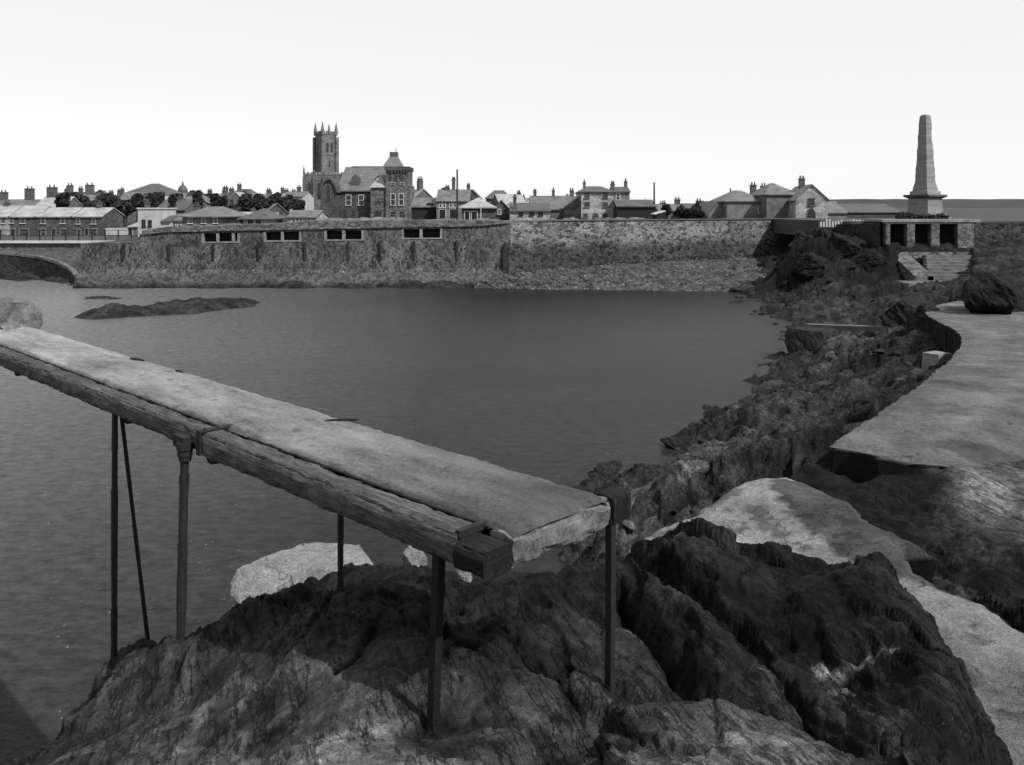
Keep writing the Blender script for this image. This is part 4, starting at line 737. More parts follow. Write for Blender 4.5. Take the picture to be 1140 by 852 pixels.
def house(name, label, cat, u0, u1, vb, ve, vr, Y, D, roof, wall='render_grey', rf='slate', yaw=0, wins=(), doors=(), chims=(), frame='trim', group=None, hipx=.3, oh=.25, garch=()):
    x0, x1 = xat(u0, Y), xat(u1, Y); w = x1 - x0; cx = (x0 + x1) / 2; zb = min(zat(vb, Y), gz(Y) if Y > 95 else 99); ze = zat(ve, Y); zr = zat(vr, Y + (D / 2 if roof in ('gx', 'hip') else 0)); yw = R(yaw)
    t = thing(name, label, cat, (cx, Y, zb), yw, group); T = Matrix.Translation((cx, Y, 0)) @ Matrix.Rotation(yw, 4, 'Z'); a, b = -w / 2, w / 2; zb -= .5
    th = .14; wl = MB(T); ro = MB(T)
    if roof == 'gx':
        wl.prism([(0, zb), (0, ze), (D / 2, zr - th), (D, ze), (D, zb)], 'x', a, b)
        sl_ = (zr - ze) / (D / 2); ro.prism([(-oh, ze - oh * sl_), (D / 2, zr), (D + oh, ze - oh * sl_), (D + oh, ze - oh * sl_ - th), (D / 2, zr - th), (-oh, ze - oh * sl_ - th)], 'x', a - .12, b + .12)
    elif roof == 'gy':
        zr = zat(vr, Y); wl.prism([(a, zb), (a, ze), (0, zr - th), (b, ze), (b, zb)], 'y', 0, D); sl_ = (zr - ze) / (w / 2)
        ro.prism([(a - oh, ze - oh * sl_), (0, zr), (b + oh, ze - oh * sl_), (b + oh, ze - oh * sl_ - th), (0, zr - th), (a - oh, ze - oh * sl_ - th)], 'y', -.15, D + .15)
    elif roof in ('hip', 'pyr'):
        wl.box(a, b, 0, D, zb, ze); hx = (b - a + 2 * oh) * (hipx if roof == 'hip' else .49)
        ro.add([(a - oh, -oh, ze), (b + oh, -oh, ze), (b + oh, D + oh, ze), (a - oh, D + oh, ze), (a - oh + hx, D / 2, zr), (b + oh - hx, D / 2, zr)], [(0, 1, 5, 4), (1, 2, 5), (2, 3, 4, 5), (3, 0, 4), (0, 3, 2, 1)])
        ro.box(a - oh, b + oh, -oh, D + oh, ze - .12, ze - .003)
    elif roof == 'shed':         # rises from left to right or front to back
        wl.prism([(0, zb), (0, ze), (D, zr - th), (D, zb)], 'x', a, b); ro.prism([(-oh, ze), (D + oh, zr), (D + oh, zr - th), (-oh, ze - th)], 'x', a - .1, b + .1)
    elif roof == 'lean':         # slopes up to the right
        wl.prism([(a, zb), (a, ze), (b, zr - th), (b, zb)], 'y', 0, D); ro.prism([(a - oh, ze), (b, zr), (b, zr - th), (a - oh, ze - th)], 'y', -.1, D)
    elif roof == 'flat':
        wl.box(a, b, 0, D, zb, ze); ro.box(a - .12, b + .12, -.12, D + .12, ze + .003, ze + .2)
    obj('wall', wl, wall, t); r_ = obj('roof', ro, rf, t)
    for q in chims:
        u, v0, v1, cw_ = q[:4]; cy = q[4] if len(q) > 4 else .5; Yc = Y + D * cy; c = MB(T); X = xat(u, Yc) - cx; cwm = cw_ / F * Yc / 2; zt_ = zat(v0, Yc); zb_ = zat(v1, Yc) - .7
        c.box(X - cwm, X + cwm, D * cy - .35, D * cy + .35, zb_, zt_ - .12); c.box(X - cwm - .07, X + cwm + .07, D * cy - .42, D * cy + .42, zt_ - .12, zt_); h = obj('chimney', c, 'chimney', r_)
        for s in ((-.5, .5) if cw_ > 3 else (0,)):
            p = MB(T); p.tube((X + s * cwm, D * cy, zt_), (X + s * cwm, D * cy, zt_ + .4), .13, .1, 8); obj('chimney_pot', p, 'brick_dark', h)
    for (u, v, ww, hh) in wins: window(t, T, xat(u, Y) - cx, zat(v, Y), ww / F * Y, hh / F * Y, frame=frame)
    for (u, v, ww, hh) in garch: window(t, T, xat(u, Y) - cx, zat(v, Y), ww / F * Y, hh / F * Y, frame=frame, arch=True)
    for (u, v0, v1, ww) in doors:
        X = xat(u, Y) - cx; hw = ww / F * Y / 2; d = MB(T); z1, z0 = zat(v0, Y), zat(v1, Y)
        d.box(X - hw - .08, X - hw, -.06, 0, z0, z1); d.box(X + hw, X + hw + .08, -.06, 0, z0, z1); d.box(X - hw - .08, X + hw + .08, -.06, 0, z1, z1 + .1); fo = obj('door_frame', d, frame, t)
        d = MB(T); d.box(X - hw, X + hw, -.03, -.004, z0, z1); obj('door', d, 'tar', fo)
    return t
def tree(label, u, v0, v1, w, Y, seed, group='trees among the town roofs', name='tree'):
    rnd = random.Random(seed); X = xat(u, Y); zt_, zb_ = zat(v0, Y), min(zat(v1, Y), float(gz(Y))) ; wr = w / F * Y / 2; ch = zt_ - zat(v1, Y)
    t = thing(name, label, 'tree', (X, Y, zb_), 0, group); tk = MB(); tk.tube((X, Y, zb_ - .3), (X + .1, Y, zt_ - ch * .45), .28, .12, 8)
    for k in range(5):
        a = rnd.uniform(0, 6.28); tk.tube((X + .05, Y, zt_ - ch * rnd.uniform(.6, .9)), (X + wr * .7 * math.cos(a), Y + wr * .7 * math.sin(a), zt_ - ch * rnd.uniform(.25, .6)), .1, .03, 6)
    obj('trunk', tk, 'bark', t); cr = MB()
    for k in range(9):
        a = rnd.uniform(0, 6.28); rr = rnd.uniform(.05, .62) * wr; s = rnd.uniform(.3, .5) * wr
        c = (X + rr * math.cos(a) * 1.2, Y + rr * math.sin(a), zt_ - s * .8 - rnd.uniform(0, 1) ** 1.3 * max(ch - s * 1.6, .1)); leaves(cr, c, s, 150, .3, rnd, .8)
    leaves(cr, (X, Y, zt_ - ch * .5), wr * .75, 260, .32, rnd, ch / wr / 2.2); obj('crown', cr, 'leaf', t, fix=False); return t

# left terrace of cottages
Yt = 122.
cots = [(-45, 11, 'stone_pale', [(4, 246, 3, 5)], [(0, 256, 267.5, 4)], 'leftmost pale-fronted cottage of the waterside terrace, cut by the frame'),
        (11, 40, 'brick_dark', [(13, 245.5, 3, 5.5), (25.5, 245.5, 4.5, 6), (27, 258.5, 10, 7)], [(14.5, 255, 267.5, 4.5)], 'dark cottage with a wide shop window, second in the waterside terrace'),
        (40, 80, 'brick_dark', [(48, 246, 4, 5.5), (70, 246, 4, 5.5), (48.5, 258.5, 4.5, 7), (70.5, 258.5, 5, 7)], [(60, 254.5, 267.5, 4)], 'dark cottage with a central door between four sash windows in the terrace'),
        (80, 113.5, 'brick_dark', [(87, 246.5, 3.5, 5.5), (104.5, 246.5, 3.5, 5.5), (88, 259, 3.5, 7), (105.5, 258.5, 4.5, 7)], [(96.5, 254.5, 267.5, 3.5)], 'end cottage of the waterside terrace beside the low white wall')]
for u0, u1, wl_, ws, ds, lab in cots:
    house('cottage', lab, 'house', u0, u1 - .1, 268, 240.3, 231 if u0 > 30 else 229, Yt, 7, 'gx', wl_, 'slate_pale', 0, ws, ds, frame='coping', group='cottages of the waterside terrace', chims=[(u1 - 3, 226, 232, 5, .5)] if u0 in (80, -45) else [])
house('house', 'house with mottled dark roof rising behind the leftmost cottages', 'house', -20, 38, 245, 236, 222, 140, 9, 'gx', 'render_mid', 'slate', 0, chims=[(4, 214, 222, 8), (33, 210, 222, 9)])
house('house', 'house with a bright pale roof and dormer between the left chimneys', 'house', 36, 68, 245, 233, 219, 139, 8, 'gx', 'render_mid', 'slate_pale', 0, wins=[], chims=[(58, 208.5, 220, 10)])
house('house', 'dim mid-grey house right of the bright dormered roof', 'house', 66, 98, 245, 232, 217, 150, 9, 'gx', 'brick_dark', 'slate', 12, wins=[(84, 237, 4, 6), (92, 237, 4, 6)], chims=[(85, 206.5, 217, 6), (96, 210, 217, 4)])
house('house', 'narrow tall dark house behind the end cottage chimney', 'house', 98, 124, 245, 221, 211, 160, 9, 'gy', 'brick_dark', 'slate_dark', 20, wins=[(106, 228, 4, 6)], chims=[(111, 206, 213, 9)])
house('house', 'large house with a broad dark hipped roof on the left skyline', 'house', 129, 183, 245, 218.5, 204.5, 165, 14, 'hip', 'render_grey', 'slate_dark', 0, wins=[(140, 224, 4, 5), (152, 224, 4, 5), (166, 224, 4, 5)], hipx=.42)
house('house', 'grey-roofed house on the skyline just right of the broad hipped roof', 'house', 184, 214, 245, 221, 215, 172, 9, 'gx', 'render_mid', 'slate', -10)
TL = []
lw2 = thing('garden_wall', 'low whitewashed garden wall right of the end cottage', 'wall', P(130, 266, 121)); b = MB(); b.box(xat(117, 121), xat(142, 121), 121, 121.5, 2.6, zat(254, 121)); obj('masonry', b, 'render_white', lw2)
house('shed', 'small pale-roofed shed beside the whitewashed garden wall', 'shed', 143, 153, 267, 252, 247, 119, 4, 'shed', 'render_mid', 'slate_pale', 0, doors=[(145, 254, 266, 4)])
house('white_house', 'white rendered house with a single chimney stack at left of centre town', 'house', 153.5, 176, 267, 233, 233, 112, 6, 'flat', 'render_white', 'render_white', 0, wins=[(160, 249, 2.5, 7), (167, 249, 2.5, 6)], chims=[(164, 225, 233, 4, .3)], frame='tar')
house('white_house', 'low white annexe joined to the right of the white rendered house', 'house', 176.2, 189.5, 267, 246, 240, 113, 6, 'gx', 'render_white', 'slate_dark', 0, frame='tar')
house('house', 'small mid-grey house between the white annexe and the hip-roofed house', 'house', 189.8, 204, 267, 245, 238, 114, 6, 'gx', 'render_mid', 'slate', 0, wins=[(194, 250, 3, 5), (200, 250, 3, 5)])
house('house', 'grey house with dark slope of roof above the white house', 'house', 174, 206, 245, 233, 222, 132, 8, 'gx', 'render_mid', 'slate_dark', 0, chims=[(200, 219, 225, 3)])
house('house', 'hip-roofed house with projecting eaves above the first wall openings', 'house', 203, 250, 262, 241, 230, 104, 9, 'hip', 'render_grey', 'slate', 0, wins=[(212, 246, 3.5, 5), (227, 246, 3.5, 5), (240, 246, 3.5, 5)], chims=[(219, 228.5, 234, 6)], hipx=.35, oh=.5)
house('house', 'low dark-walled house with a pale roof right of the hip-roofed house', 'house', 250.5, 276, 262, 243, 236, 110, 8, 'gx', 'brick_dark', 'slate_pale', 0)
house('pavilion', 'white-walled pavilion with a dark pyramid roof behind the quay parapet', 'pavilion', 271, 297, 262, 243.5, 232, 102, 7, 'pyr', 'render_white', 'slate_dark', 0, wins=[(279, 247.5, 3, 4), (288, 247.5, 3, 4)], frame='tar', oh=.6)
house('house', 'long low house with pale front and grey roof left of the church', 'house', 320, 352, 260, 241, 234, 106, 7, 'gx', 'stone_house', 'slate', 0, wins=[(327, 245, 3, 4), (335, 245, 3, 4), (344, 245, 3, 4)])
house('house', 'gable house with dark wall between the pyramid-roofed pavilion and the church', 'house', 297, 320, 260, 236, 226, 118, 8, 'gy', 'brick_dark', 'slate', 18, wins=[(308, 240, 3, 5)])
house('villa', 'large skyline villa with tall chimneys between the trees', 'villa', 247, 279, 240, 221, 210.5, 190, 12, 'hip', 'render_mid', 'slate_dark', 0, wins=[(254, 226, 3, 5), (262, 226, 3, 5), (270, 226, 3, 5)], chims=[(251, 208.5, 213, 5), (266.5, 205.5, 213, 4)], hipx=.3)
house('house', 'dark house with stepped chimneys on the skyline beside the church nave', 'house', 308, 337, 240, 222, 214.5, 200, 10, 'gx', 'brick_dark', 'slate_dark', 0, chims=[(319, 211.5, 216, 4), (327, 212, 216, 4)])
house('house', 'dim house behind the trees right of the skyline villa', 'house', 280, 309, 240, 228, 219, 185, 9, 'gx', 'render_mid', 'slate', -15, chims=[(290, 216, 220, 3)])
# distant dome
Yd = 330; dm = thing('dome', 'distant small dome with a pointed finial on the left skyline', 'dome', (xat(203.5, Yd), Yd, 9)); b = MB(); X = xat(203.5, Yd)
pr_ = [(218, 6.2), (214.5, 6.2), (214.2, 5.4), (211.5, 5.2), (209, 4.2), (207, 2.6), (206, 1.2), (203.5, .8)]
for i, (v, w) in enumerate(pr_):
    for j in range(14): b.v.append(Vector((X + w / F * Yd * math.cos(j * math.pi / 7), Yd + w / F * Yd * math.sin(j * math.pi / 7), zat(v, Yd))))
    if i: b.f += [((i - 1) * 14 + j, (i - 1) * 14 + (j + 1) % 14, i * 14 + (j + 1) % 14, i * 14 + j) for j in range(14)]
obj('roof', b, 'slate_dark', dm); b = MB(); b.tube((X, Yd, 8), (X, Yd, zat(218, Yd)), 1.9, 1.9, 14); obj('drum', b, 'render_mid', dm); b = MB(); b.tube((X, Yd, zat(204, Yd)), (X, Yd, zat(200.5, Yd)), .2, .05, 6); obj('finial', b, 'slate_dark', dm)
# church
Yc = 232.; kc = Yc / F
ch = thing('church', 'granite church with a tall square tower carrying four pinnacles', 'church', (xat(360, Yc), Yc, 5), 0)
yw = R(40); T = Matrix.Translation((xat(360, Yc), Yc + 3, 0)) @ Matrix.Rotation(yw, 4, 'Z'); hw = 8.7 * kc
b = MB(T); b.box(-hw, hw, -hw, hw, 5, zat(149, Yc)); tw = obj('tower', b, 'church', ch)
b = MB(T)
for v in (149, 172, 192): b.box(-hw - .12, hw + .12, -hw - .12, hw + .12, zat(v + .5, Yc), zat(v - .5, Yc) + .003)
obj('string_course', b, 'granite_mid', tw)
b = MB(T); z0, z1 = zat(148.4, Yc), zat(145.6, Yc)
for s in (-1, 1):
    for i in range(-2, 3):
        b.box(i * hw * .36 - .22, i * hw * .36 + .22, s * hw - .15, s * hw + .15, z0 - .3, z1); b.box(s * hw - .15, s * hw + .15, i * hw * .36 - .22, i * hw * .36 + .22, z0 - .3, z1)
obj('battlements', b, 'church', tw)
for sx in (-1, 1):
    for sy in (-1, 1):
        b = MB(T); q = hw * .97; r0 = .36; b.box(sx * q - r0, sx * q + r0, sy * q - r0, sy * q + r0, zat(150, Yc), zat(144.5, Yc))
        b.frustum((sx * q - r0 * .9, sx * q + r0 * .9, sy * q - r0 * .9, sy * q + r0 * .9), (sx * q - .04, sx * q + .04, sy * q - .04, sy * q + .04), zat(144.5, Yc) + .003, zat(135.5, Yc)); obj('pinnacle', b, 'church', tw)
        b = MB(T); b.box(sx * hw - .5, sx * hw + .5, sy * hw - .5, sy * hw + .5, 5, zat(152, Yc)); obj('corner_buttress', b, 'church', tw)
for rot in (0, -90):
    T2 = T @ Matrix.Rotation(R(rot), 4, 'Z')
    for s in (-1, 1): window(ch, T2, s * hw * .3, zat(165, Yc), 2.6 * kc, 9 * kc, y=-hw, frame='granite_mid', arch=True, fw=.12)
    window(ch, T2, 0, zat(183, Yc), 2 * kc, 5 * kc, y=-hw, frame='granite_mid', arch=True, fw=.1)
Yn = 224.; x0, x1 = xat(337.5, Yn), xat(396, Yn); b = MB(); b.box(x0, x1, Yn, Yn + 5.2, 5, zat(194.5, Yn)); b.box(x0, x1, Yn + 5.2, Yn + 14, 5, zat(200, Yn)); nv = obj('nave', b, 'church', ch)
b = MB(); b.box(x0 - .1, x1 + .1, Yn - .1, Yn + .3, zat(194.5, Yn) + .003, zat(193, Yn)); 
for i in range(15): b.box(x0 + i * 1.0, x0 + i * 1.0 + .5, Yn - .1, Yn + .3, zat(193, Yn) + .003, zat(191.6, Yn))
obj('parapet', b, 'coping', nv)
for u in (338.5, 350, 361): b = MB(); X = xat(u, Yn); b.box(X - .3, X + .3, Yn - .5, Yn - .11, 5, zat(197, Yn)); b.frustum((X - .25, X + .25, Yn - .4, Yn + .1), (X - .05, X + .05, Yn - .2, Yn - .1), zat(191.5, Yn), zat(185 if u < 340 else 189, Yn)); obj('buttress', b, 'church', nv)
for u in (344.5, 355.5): window(nv, Matrix.Translation((0, 0, 0)), xat(u, Yn), zat(214, Yn), 4 * Yn / F, 16 * Yn / F, y=Yn, frame='granite_mid', arch=True, fw=.15)
# school with corner tower
Yk = 142.; kk = Yk / F
sc_ = thing('school', 'dark stone school with a corner tower and a steep pyramid cap', 'school', (xat(410, Yk), Yk, 4.6))
X = lambda u, y=Yk: xat(u, y); Z = lambda v, y=Yk: zat(v, y); I = Matrix.Identity(4)
b = MB(); b.box(X(376), X(416), Yk, Yk + 12, 4, Z(212)); b.box(X(416), X(432), Yk + 1.6, Yk + 12, 4, Z(212)); wl1 = obj('wall', b, 'brick_dark', sc_)
b = MB(); zr = zat(186, Yk + 6); b.add([(X(374), Yk - .4, Z(212)), (X(433), Yk - .4, Z(212)), (X(433), Yk + 12.4, Z(212)), (X(374), Yk + 12.4, Z(212)), (xat(385, Yk + 6), Yk + 6, zr), (xat(432, Yk + 6), Yk + 6, zr)], [(0, 1, 5, 4), (1, 2, 5), (2, 3, 4, 5), (3, 0, 4), (0, 3, 2, 1)]); b.box(X(374), X(433), Yk - .4, Yk + 12.4, Z(213.4), Z(212) - .003); rf1 = obj('roof', b, 'slate', sc_)
b = MB(); b.box(X(384), X(425), Yk + 5.9, Yk + 6.2, zr - .1, zr + .12); obj('ridge', b, 'slate_dark', rf1)
b = MB(); b.prism([(X(390), Z(207)), (X(390), Z(198.5)), (X(394.5), Z(193.5)), (X(399), Z(198.5)), (X(399), Z(207))], 'y', Yk + .8, Yk + 3.6); obj('dormer', b, 'slate_dark', rf1)
# jerkin-headed gable wing
b = MB(); gp = [(X(360.5), 4), (X(360.5), Z(213)), (X(364.5), Z(204)), (X(369), Z(200.5)), (X(372), Z(201)), (X(376.5), Z(208)), (X(378), Z(213)), (X(378), 4)]; b.prism(gp, 'y', Yk - 2.5, Yk + 9); gw = obj('gable_wing', b, 'brick_dark', sc_)
b = MB(); ro_ = [(X(359), Z(215)), (X(363.7), Z(203)), (X(369), Z(199)), (X(372.5), Z(199.3)), (X(378), Z(207)), (X(379.8), Z(215))]; ri = [(X(360), Z(215)), (X(364.6), Z(204.6)), (X(369), Z(201)), (X(372), Z(201.3)), (X(376.7), Z(208.5)), (X(378.8), Z(215))]
for i in range(5): b.prism([ro_[i], ro_[i + 1], ri[i + 1], ri[i]], 'y', Yk - 2.9, Yk + 9.2)
obj('roof', b, 'slate_dark', gw)
window(gw, I, X(369), Z(217), 5 * kk, 15 * kk, y=Yk - 2.5, frame='granite_mid', arch=True)
for u in (388, 402): window(wl1, I, X(u), Z(223), 5 * kk, 11 * kk, y=Yk, frame='trim')
for u in (384, 394, 404): window(wl1, I, X(u), Z(238), 4 * kk, 7 * kk, y=Yk, frame='granite_mid')
# turret bay with a pale pyramid roof
b = MB(); b.box(X(415), X(431.5), Yk - 2.2, Yk + 1.6, 4, Z(209.5)); tb_ = obj('bay', b, 'granite_mid', sc_)
b = MB(); b.add([(X(414), Yk - 2.5, Z(209.3)), (X(432.5), Yk - 2.5, Z(209.3)), (X(432.5), Yk + 2, Z(209.3)), (X(414), Yk + 2, Z(209.3)), (X(424), Yk, Z(194.5))], [(0, 1, 4), (1, 2, 4), (2, 3, 4), (3, 0, 4), (0, 3, 2, 1)]); obj('roof', b, 'slate_pale', tb_)
window(tb_, I, X(423), Z(226), 6 * kk, 3.5 * kk, y=Yk - 2.2, frame='granite_mid', sill=False); window(tb_, I, X(423), Z(239), 8 * kk, 7 * kk, y=Yk - 2.2, frame='granite_mid')
# main tower
b = MB(); b.box(X(432), X(457), Yk - 2.6, Yk + 3, 4, Z(190.5)); tw = obj('tower', b, 'granite_mid', sc_)
b = MB(); b.box(X(431), X(458), Yk - 2.9, Yk + 3.3, Z(190.5) + .003, Z(186.5))
for u in np.arange(432, 457, 3.2): b.box(X(u), X(u + 1.6), Yk - 2.88, Yk - 2.6, Z(193), Z(190.5))
obj('cornice', b, 'brick_dark', tw)
b = MB(); b.frustum((X(428), X(448.5), Yk - 2.0, Yk + 3), (X(434.5), X(442), Yk - .3, Yk + 1.4), Z(186.5) + .003, Z(174)); rt = obj('roof', b, 'slate', tw)
b = MB(); b.box(X(434), X(442.3), Yk - .4, Yk + 1.5, Z(174) + .003, Z(169.5)); obj('cap', b, 'slate_dark', rt); b = MB(); b.tube((X(441), Yk, Z(169.5)), (X(441), Yk, Z(164)), .07, .03, 6); obj('finial', b, 'iron', rt)
for u in (437, 443, 449): window(tw, I, X(u), Z(198), 2.6 * kk, 8 * kk, y=Yk - 2.6, frame='granite_mid', arch=True)
for u in (440, 449): window(tw, I, X(u), Z(222.5), 4.4 * kk, 12 * kk, y=Yk - 2.6, frame='trim')
for u in (440, 450): window(tw, I, X(u), Z(206), 4 * kk, 3.5 * kk, y=Yk - 2.6, frame='stone_pale', sill=False); window(tw, I, X(u), Z(239), 5 * kk, 6 * kk, y=Yk - 2.6, frame='granite_mid')
b = MB(); b.box(X(456.7), X(459), Yk - 2.7, Yk + 3.1, 4, Z(207)); obj('buttress', b, 'granite_mid', tw)
# right of the school
house('house', 'gable house with paired dark chimneys right of the school tower', 'house', 459, 484, 245, 221, 210, 152, 9, 'gy', 'render_mid', 'slate_pale', 25, chims=[(472.5, 199, 210, 5, .2), (482, 201.5, 210, 6, .6)])
house('warehouse', 'low black timber warehouse beside the school tower', 'warehouse', 458, 485.5, 246, 229.5, 220, 126, 8, 'gx', 'tar', 'slate', 0)
house('house', 'two-storey house with white paired windows over dark open bays', 'house', 486, 522, 246, 223, 211, 124, 8, 'gx', 'render_grey', 'slate', 0, wins=[(490.5, 227.5, 2.2, 7), (494.5, 227.5, 2.2, 7), (502, 227, 2.2, 7), (506.5, 227, 2.2, 7)], doors=[(492.5, 233.5, 243, 7), (504.5, 233, 243, 8)], chims=[(505, 200, 212, 3.5), (498, 209, 213, 5)])
house('house', 'dark gable-ended house just right of the tall telegraph pole', 'house', 517, 534, 245, 219, 210.5, 128, 8, 'gy', 'brick_dark', 'slate', 0, chims=[(521.5, 207, 214, 3.5, .3)])
pv = house('pavilion', 'open pavilion with a bright pyramid roof on dark posts behind the quay', 'pavilion', 514, 549, 247, 231, 219.5, 105, 7, 'pyr', 'brick_dark', 'slate_pale', 0, oh=.4, doors=[(520, 236, 245, 5), (528, 236, 245, 6)])
def pole(name, label, u, v0, v1, Y, r0=.14, mat='iron', arms=0):
    t = thing(name, label, 'pole', (xat(u, Y), Y, zat(v1, Y))); b = MB(); b.tube((xat(u, Y), Y, zat(v1, Y) - .3), (xat(u, Y), Y, zat(v0, Y)), r0, r0 * .75, 8); obj('shaft', b, mat, t)
    b = MB(); b.tube((xat(u, Y), Y, zat(v0, Y)), (xat(u, Y), Y, zat(v0, Y) + .15), r0 * 1.2, r0 * .4, 8); obj('cap', b, mat, t); return t
pole('telegraph_pole', 'tall dark telegraph pole between the double-windowed house and the pavilion', 509, 190, 247, 104, .13)
pole('flagpole', 'short white pole standing in front of the pyramid-roofed pavilion', 535.3, 229.5, 251, 83, .05, 'trim')
pole('telegraph_pole', 'dark pole at the right end of the long black shed', 728.3, 204.5, 225, 108, .12)
pole('telegraph_pole', 'short dark pole left of the double-chimneyed house', 813, 211, 228, 126, .13)
house('house', 'hip-roofed dark house on the skyline right of the pavilion', 'house', 541, 569, 245, 221, 212, 150, 10, 'hip', 'brick_dark', 'slate_dark', 0, wins=[(550, 225, 3, 5), (558, 225, 3, 5)], hipx=.32)
house('house', 'house with a broad pale roof slope beside the dark hip-roofed house', 'house', 558, 588, 245, 231, 216, 135, 10, 'gx', 'render_mid', 'slate_pale', 12, chims=[(573, 219, 231, 2.6, .0), (585, 214.5, 219, 3.5)])
house('shed', 'dark stone shed with arched roof behind the pale pole', 'shed', 549, 567, 247, 232, 222.5, 112, 7, 'gy', 'brick_dark', 'slate_dark', 0, wins=[(556, 236, 2.5, 5)])
house('cottage', 'low cottage with pale wall and dark roof before the long-roofed house', 'house', 568, 612, 247, 234, 226, 110, 7, 'gx', 'stone_house', 'slate_dark', 0, chims=[(573.5, 220, 228, 3, .1)], wins=[(580, 237.5, 3, 4), (592, 237.5, 3, 4), (602, 237.5, 3, 4)], frame='tar')
house('house', 'long-roofed house with three chimneys left of the pale two-storey stone house', 'house', 591, 641, 246, 232.5, 218, 122, 10, 'gx', 'render_mid', 'slate', 0, chims=[(595.5, 213.5, 220, 3.5), (616, 212, 218, 3), (636.5, 212.5, 219, 4.5)])
house('lean_to', 'dark lean-to with a steep roof against the pale two-storey stone house', 'shed', 628, 646.8, 246, 232, 216, 112, 7, 'lean', 'dark_masonry', 'slate', 0)
house('stone_house', 'pale two-storey stone house with a hipped roof above the quay', 'house', 647, 683, 246, 213.5, 207.5, 112, 9, 'hip', 'stone_house', 'slate_dark', 0, wins=[(653.5, 217.5, 4, 5), (674, 217.5, 4, 5), (653.5, 228, 4.5, 4.5), (674, 228, 4.5, 4.5), (652, 240, 4, 3), (663, 240, 4, 3), (674, 240, 4, 3)], chims=[(650.5, 203.5, 211, 2.6), (682, 205, 210, 4)], frame='granite_mid')
house('house', 'narrow wing with a tall chimney attached right of the pale stone house', 'house', 683.3, 701, 246, 213, 208, 116, 6, 'gx', 'render_grey', 'slate_dark', 0, wins=[(688, 219, 3.5, 6)], chims=[(696.5, 202, 211, 3)])
house('lean_to', 'pale-roofed low annexe between the stone house and the black shed', 'shed', 683.3, 699, 246, 229, 224, 111, 4, 'shed', 'render_mid', 'slate_pale', 0)
house('black_shed', 'long black tarred shed with a grey roof right of the stone house', 'shed', 687, 730, 246, 229, 222.3, 108, 7, 'gx', 'tar', 'slate_dark', 0)
house('shed', 'little shed with a tilted white roof right of the black shed', 'shed', 731, 741, 246, 238, 234.5, 104, 3, 'lean', 'tar', 'trim', 0)
house('house', 'low skyline roofs with a stout chimney between black shed and gabled house', 'house', 733, 768, 245, 234, 227, 140, 8, 'gx', 'render_mid', 'slate', 0, chims=[(754, 222, 229, 6), (739, 226, 230, 4)])
house('house', 'dark low house with a rounded dormer left of the grey gable', 'house', 765, 790, 245, 234, 226.5, 135, 8, 'gx', 'brick_dark', 'slate_dark', 0, chims=[(778, 223.5, 229, 6), (783, 226, 230, 3)])
house('house', 'grey single gable left of the double-chimneyed house', 'house', 788, 812, 246, 238, 223.5, 118, 10, 'gy', 'render_grey', 'slate_dark', 0)
house('house', 'wide grey house with two chimneys behind the sea wall', 'house', 809, 853, 246, 224, 212, 116, 10, 'hip', 'render_grey', 'slate', 0, wins=[(846, 234, 3, 6)], chims=[(838.5, 206, 212, 6), (850, 207, 212, 6)], hipx=.42)
# right gabled house: gable turned to the right, long side to the left
house('house', 'dark long flank wing joined to the tall gabled house', 'house', 853.5, 888, 246, 216.5, 204, 113, 9, 'hip', 'render_mid', 'slate', 0, hipx=.45, doors=[(882, 236, 246, 7)])
Yg_ = 108; th_ = house('gabled_house', 'tall pale gabled house with an arched doorway near the war memorial', 'house', 886.5, 921, 255, 221, 205, Yg_, 11, 'gy', 'stone_house', 'slate', -8, wins=[(903, 225, 6, 7)], garch=[(903, 242, 8, 8)], chims=[(886, 199, 210, 6, .5)], frame='granite_mid')
house('house', 'low pale-roofed house right of the tall gabled house', 'house', 918, 942, 250, 236, 224, 125, 9, 'gx', 'render_grey', 'slate', 0, chims=[])
house('house', 'distant grey-roofed building just left of the obelisk', 'house', 938, 1004, 245, 236, 227, 150, 14, 'gx', 'brick_dark', 'slate_dark', 0)
# white palings
pf = thing('paling_fence', 'row of white palings on the terrace edge below the tall gabled house', 'fence', (xat(933, 73.4), 73.4, 5.4)); rnd = random.Random(2)
for u in np.arange(914, 985, 3.3):
    b = MB(); X_ = xat(u, 73.4); b.box(X_ - .07, X_ + .07, 73.4, 73.5, zat(253, 73.4), zat(244 + rnd.uniform(0, 3), 73.4)); obj('paling', b, 'trim', pf)
b = MB(); b.box(xat(913, 73.4), xat(984, 73.4), 73.503, 73.55, zat(249.5, 73.4), zat(248.8, 73.4)); obj('rail', b, 'coping', pf)
sd_ = MB(); sd_.box(xat(905, 90), xat(960, 88), 85, 97.0, 2.2, zat(254, 84)); tag(obj('yard', sd_, 'dark_masonry'), kind='structure')

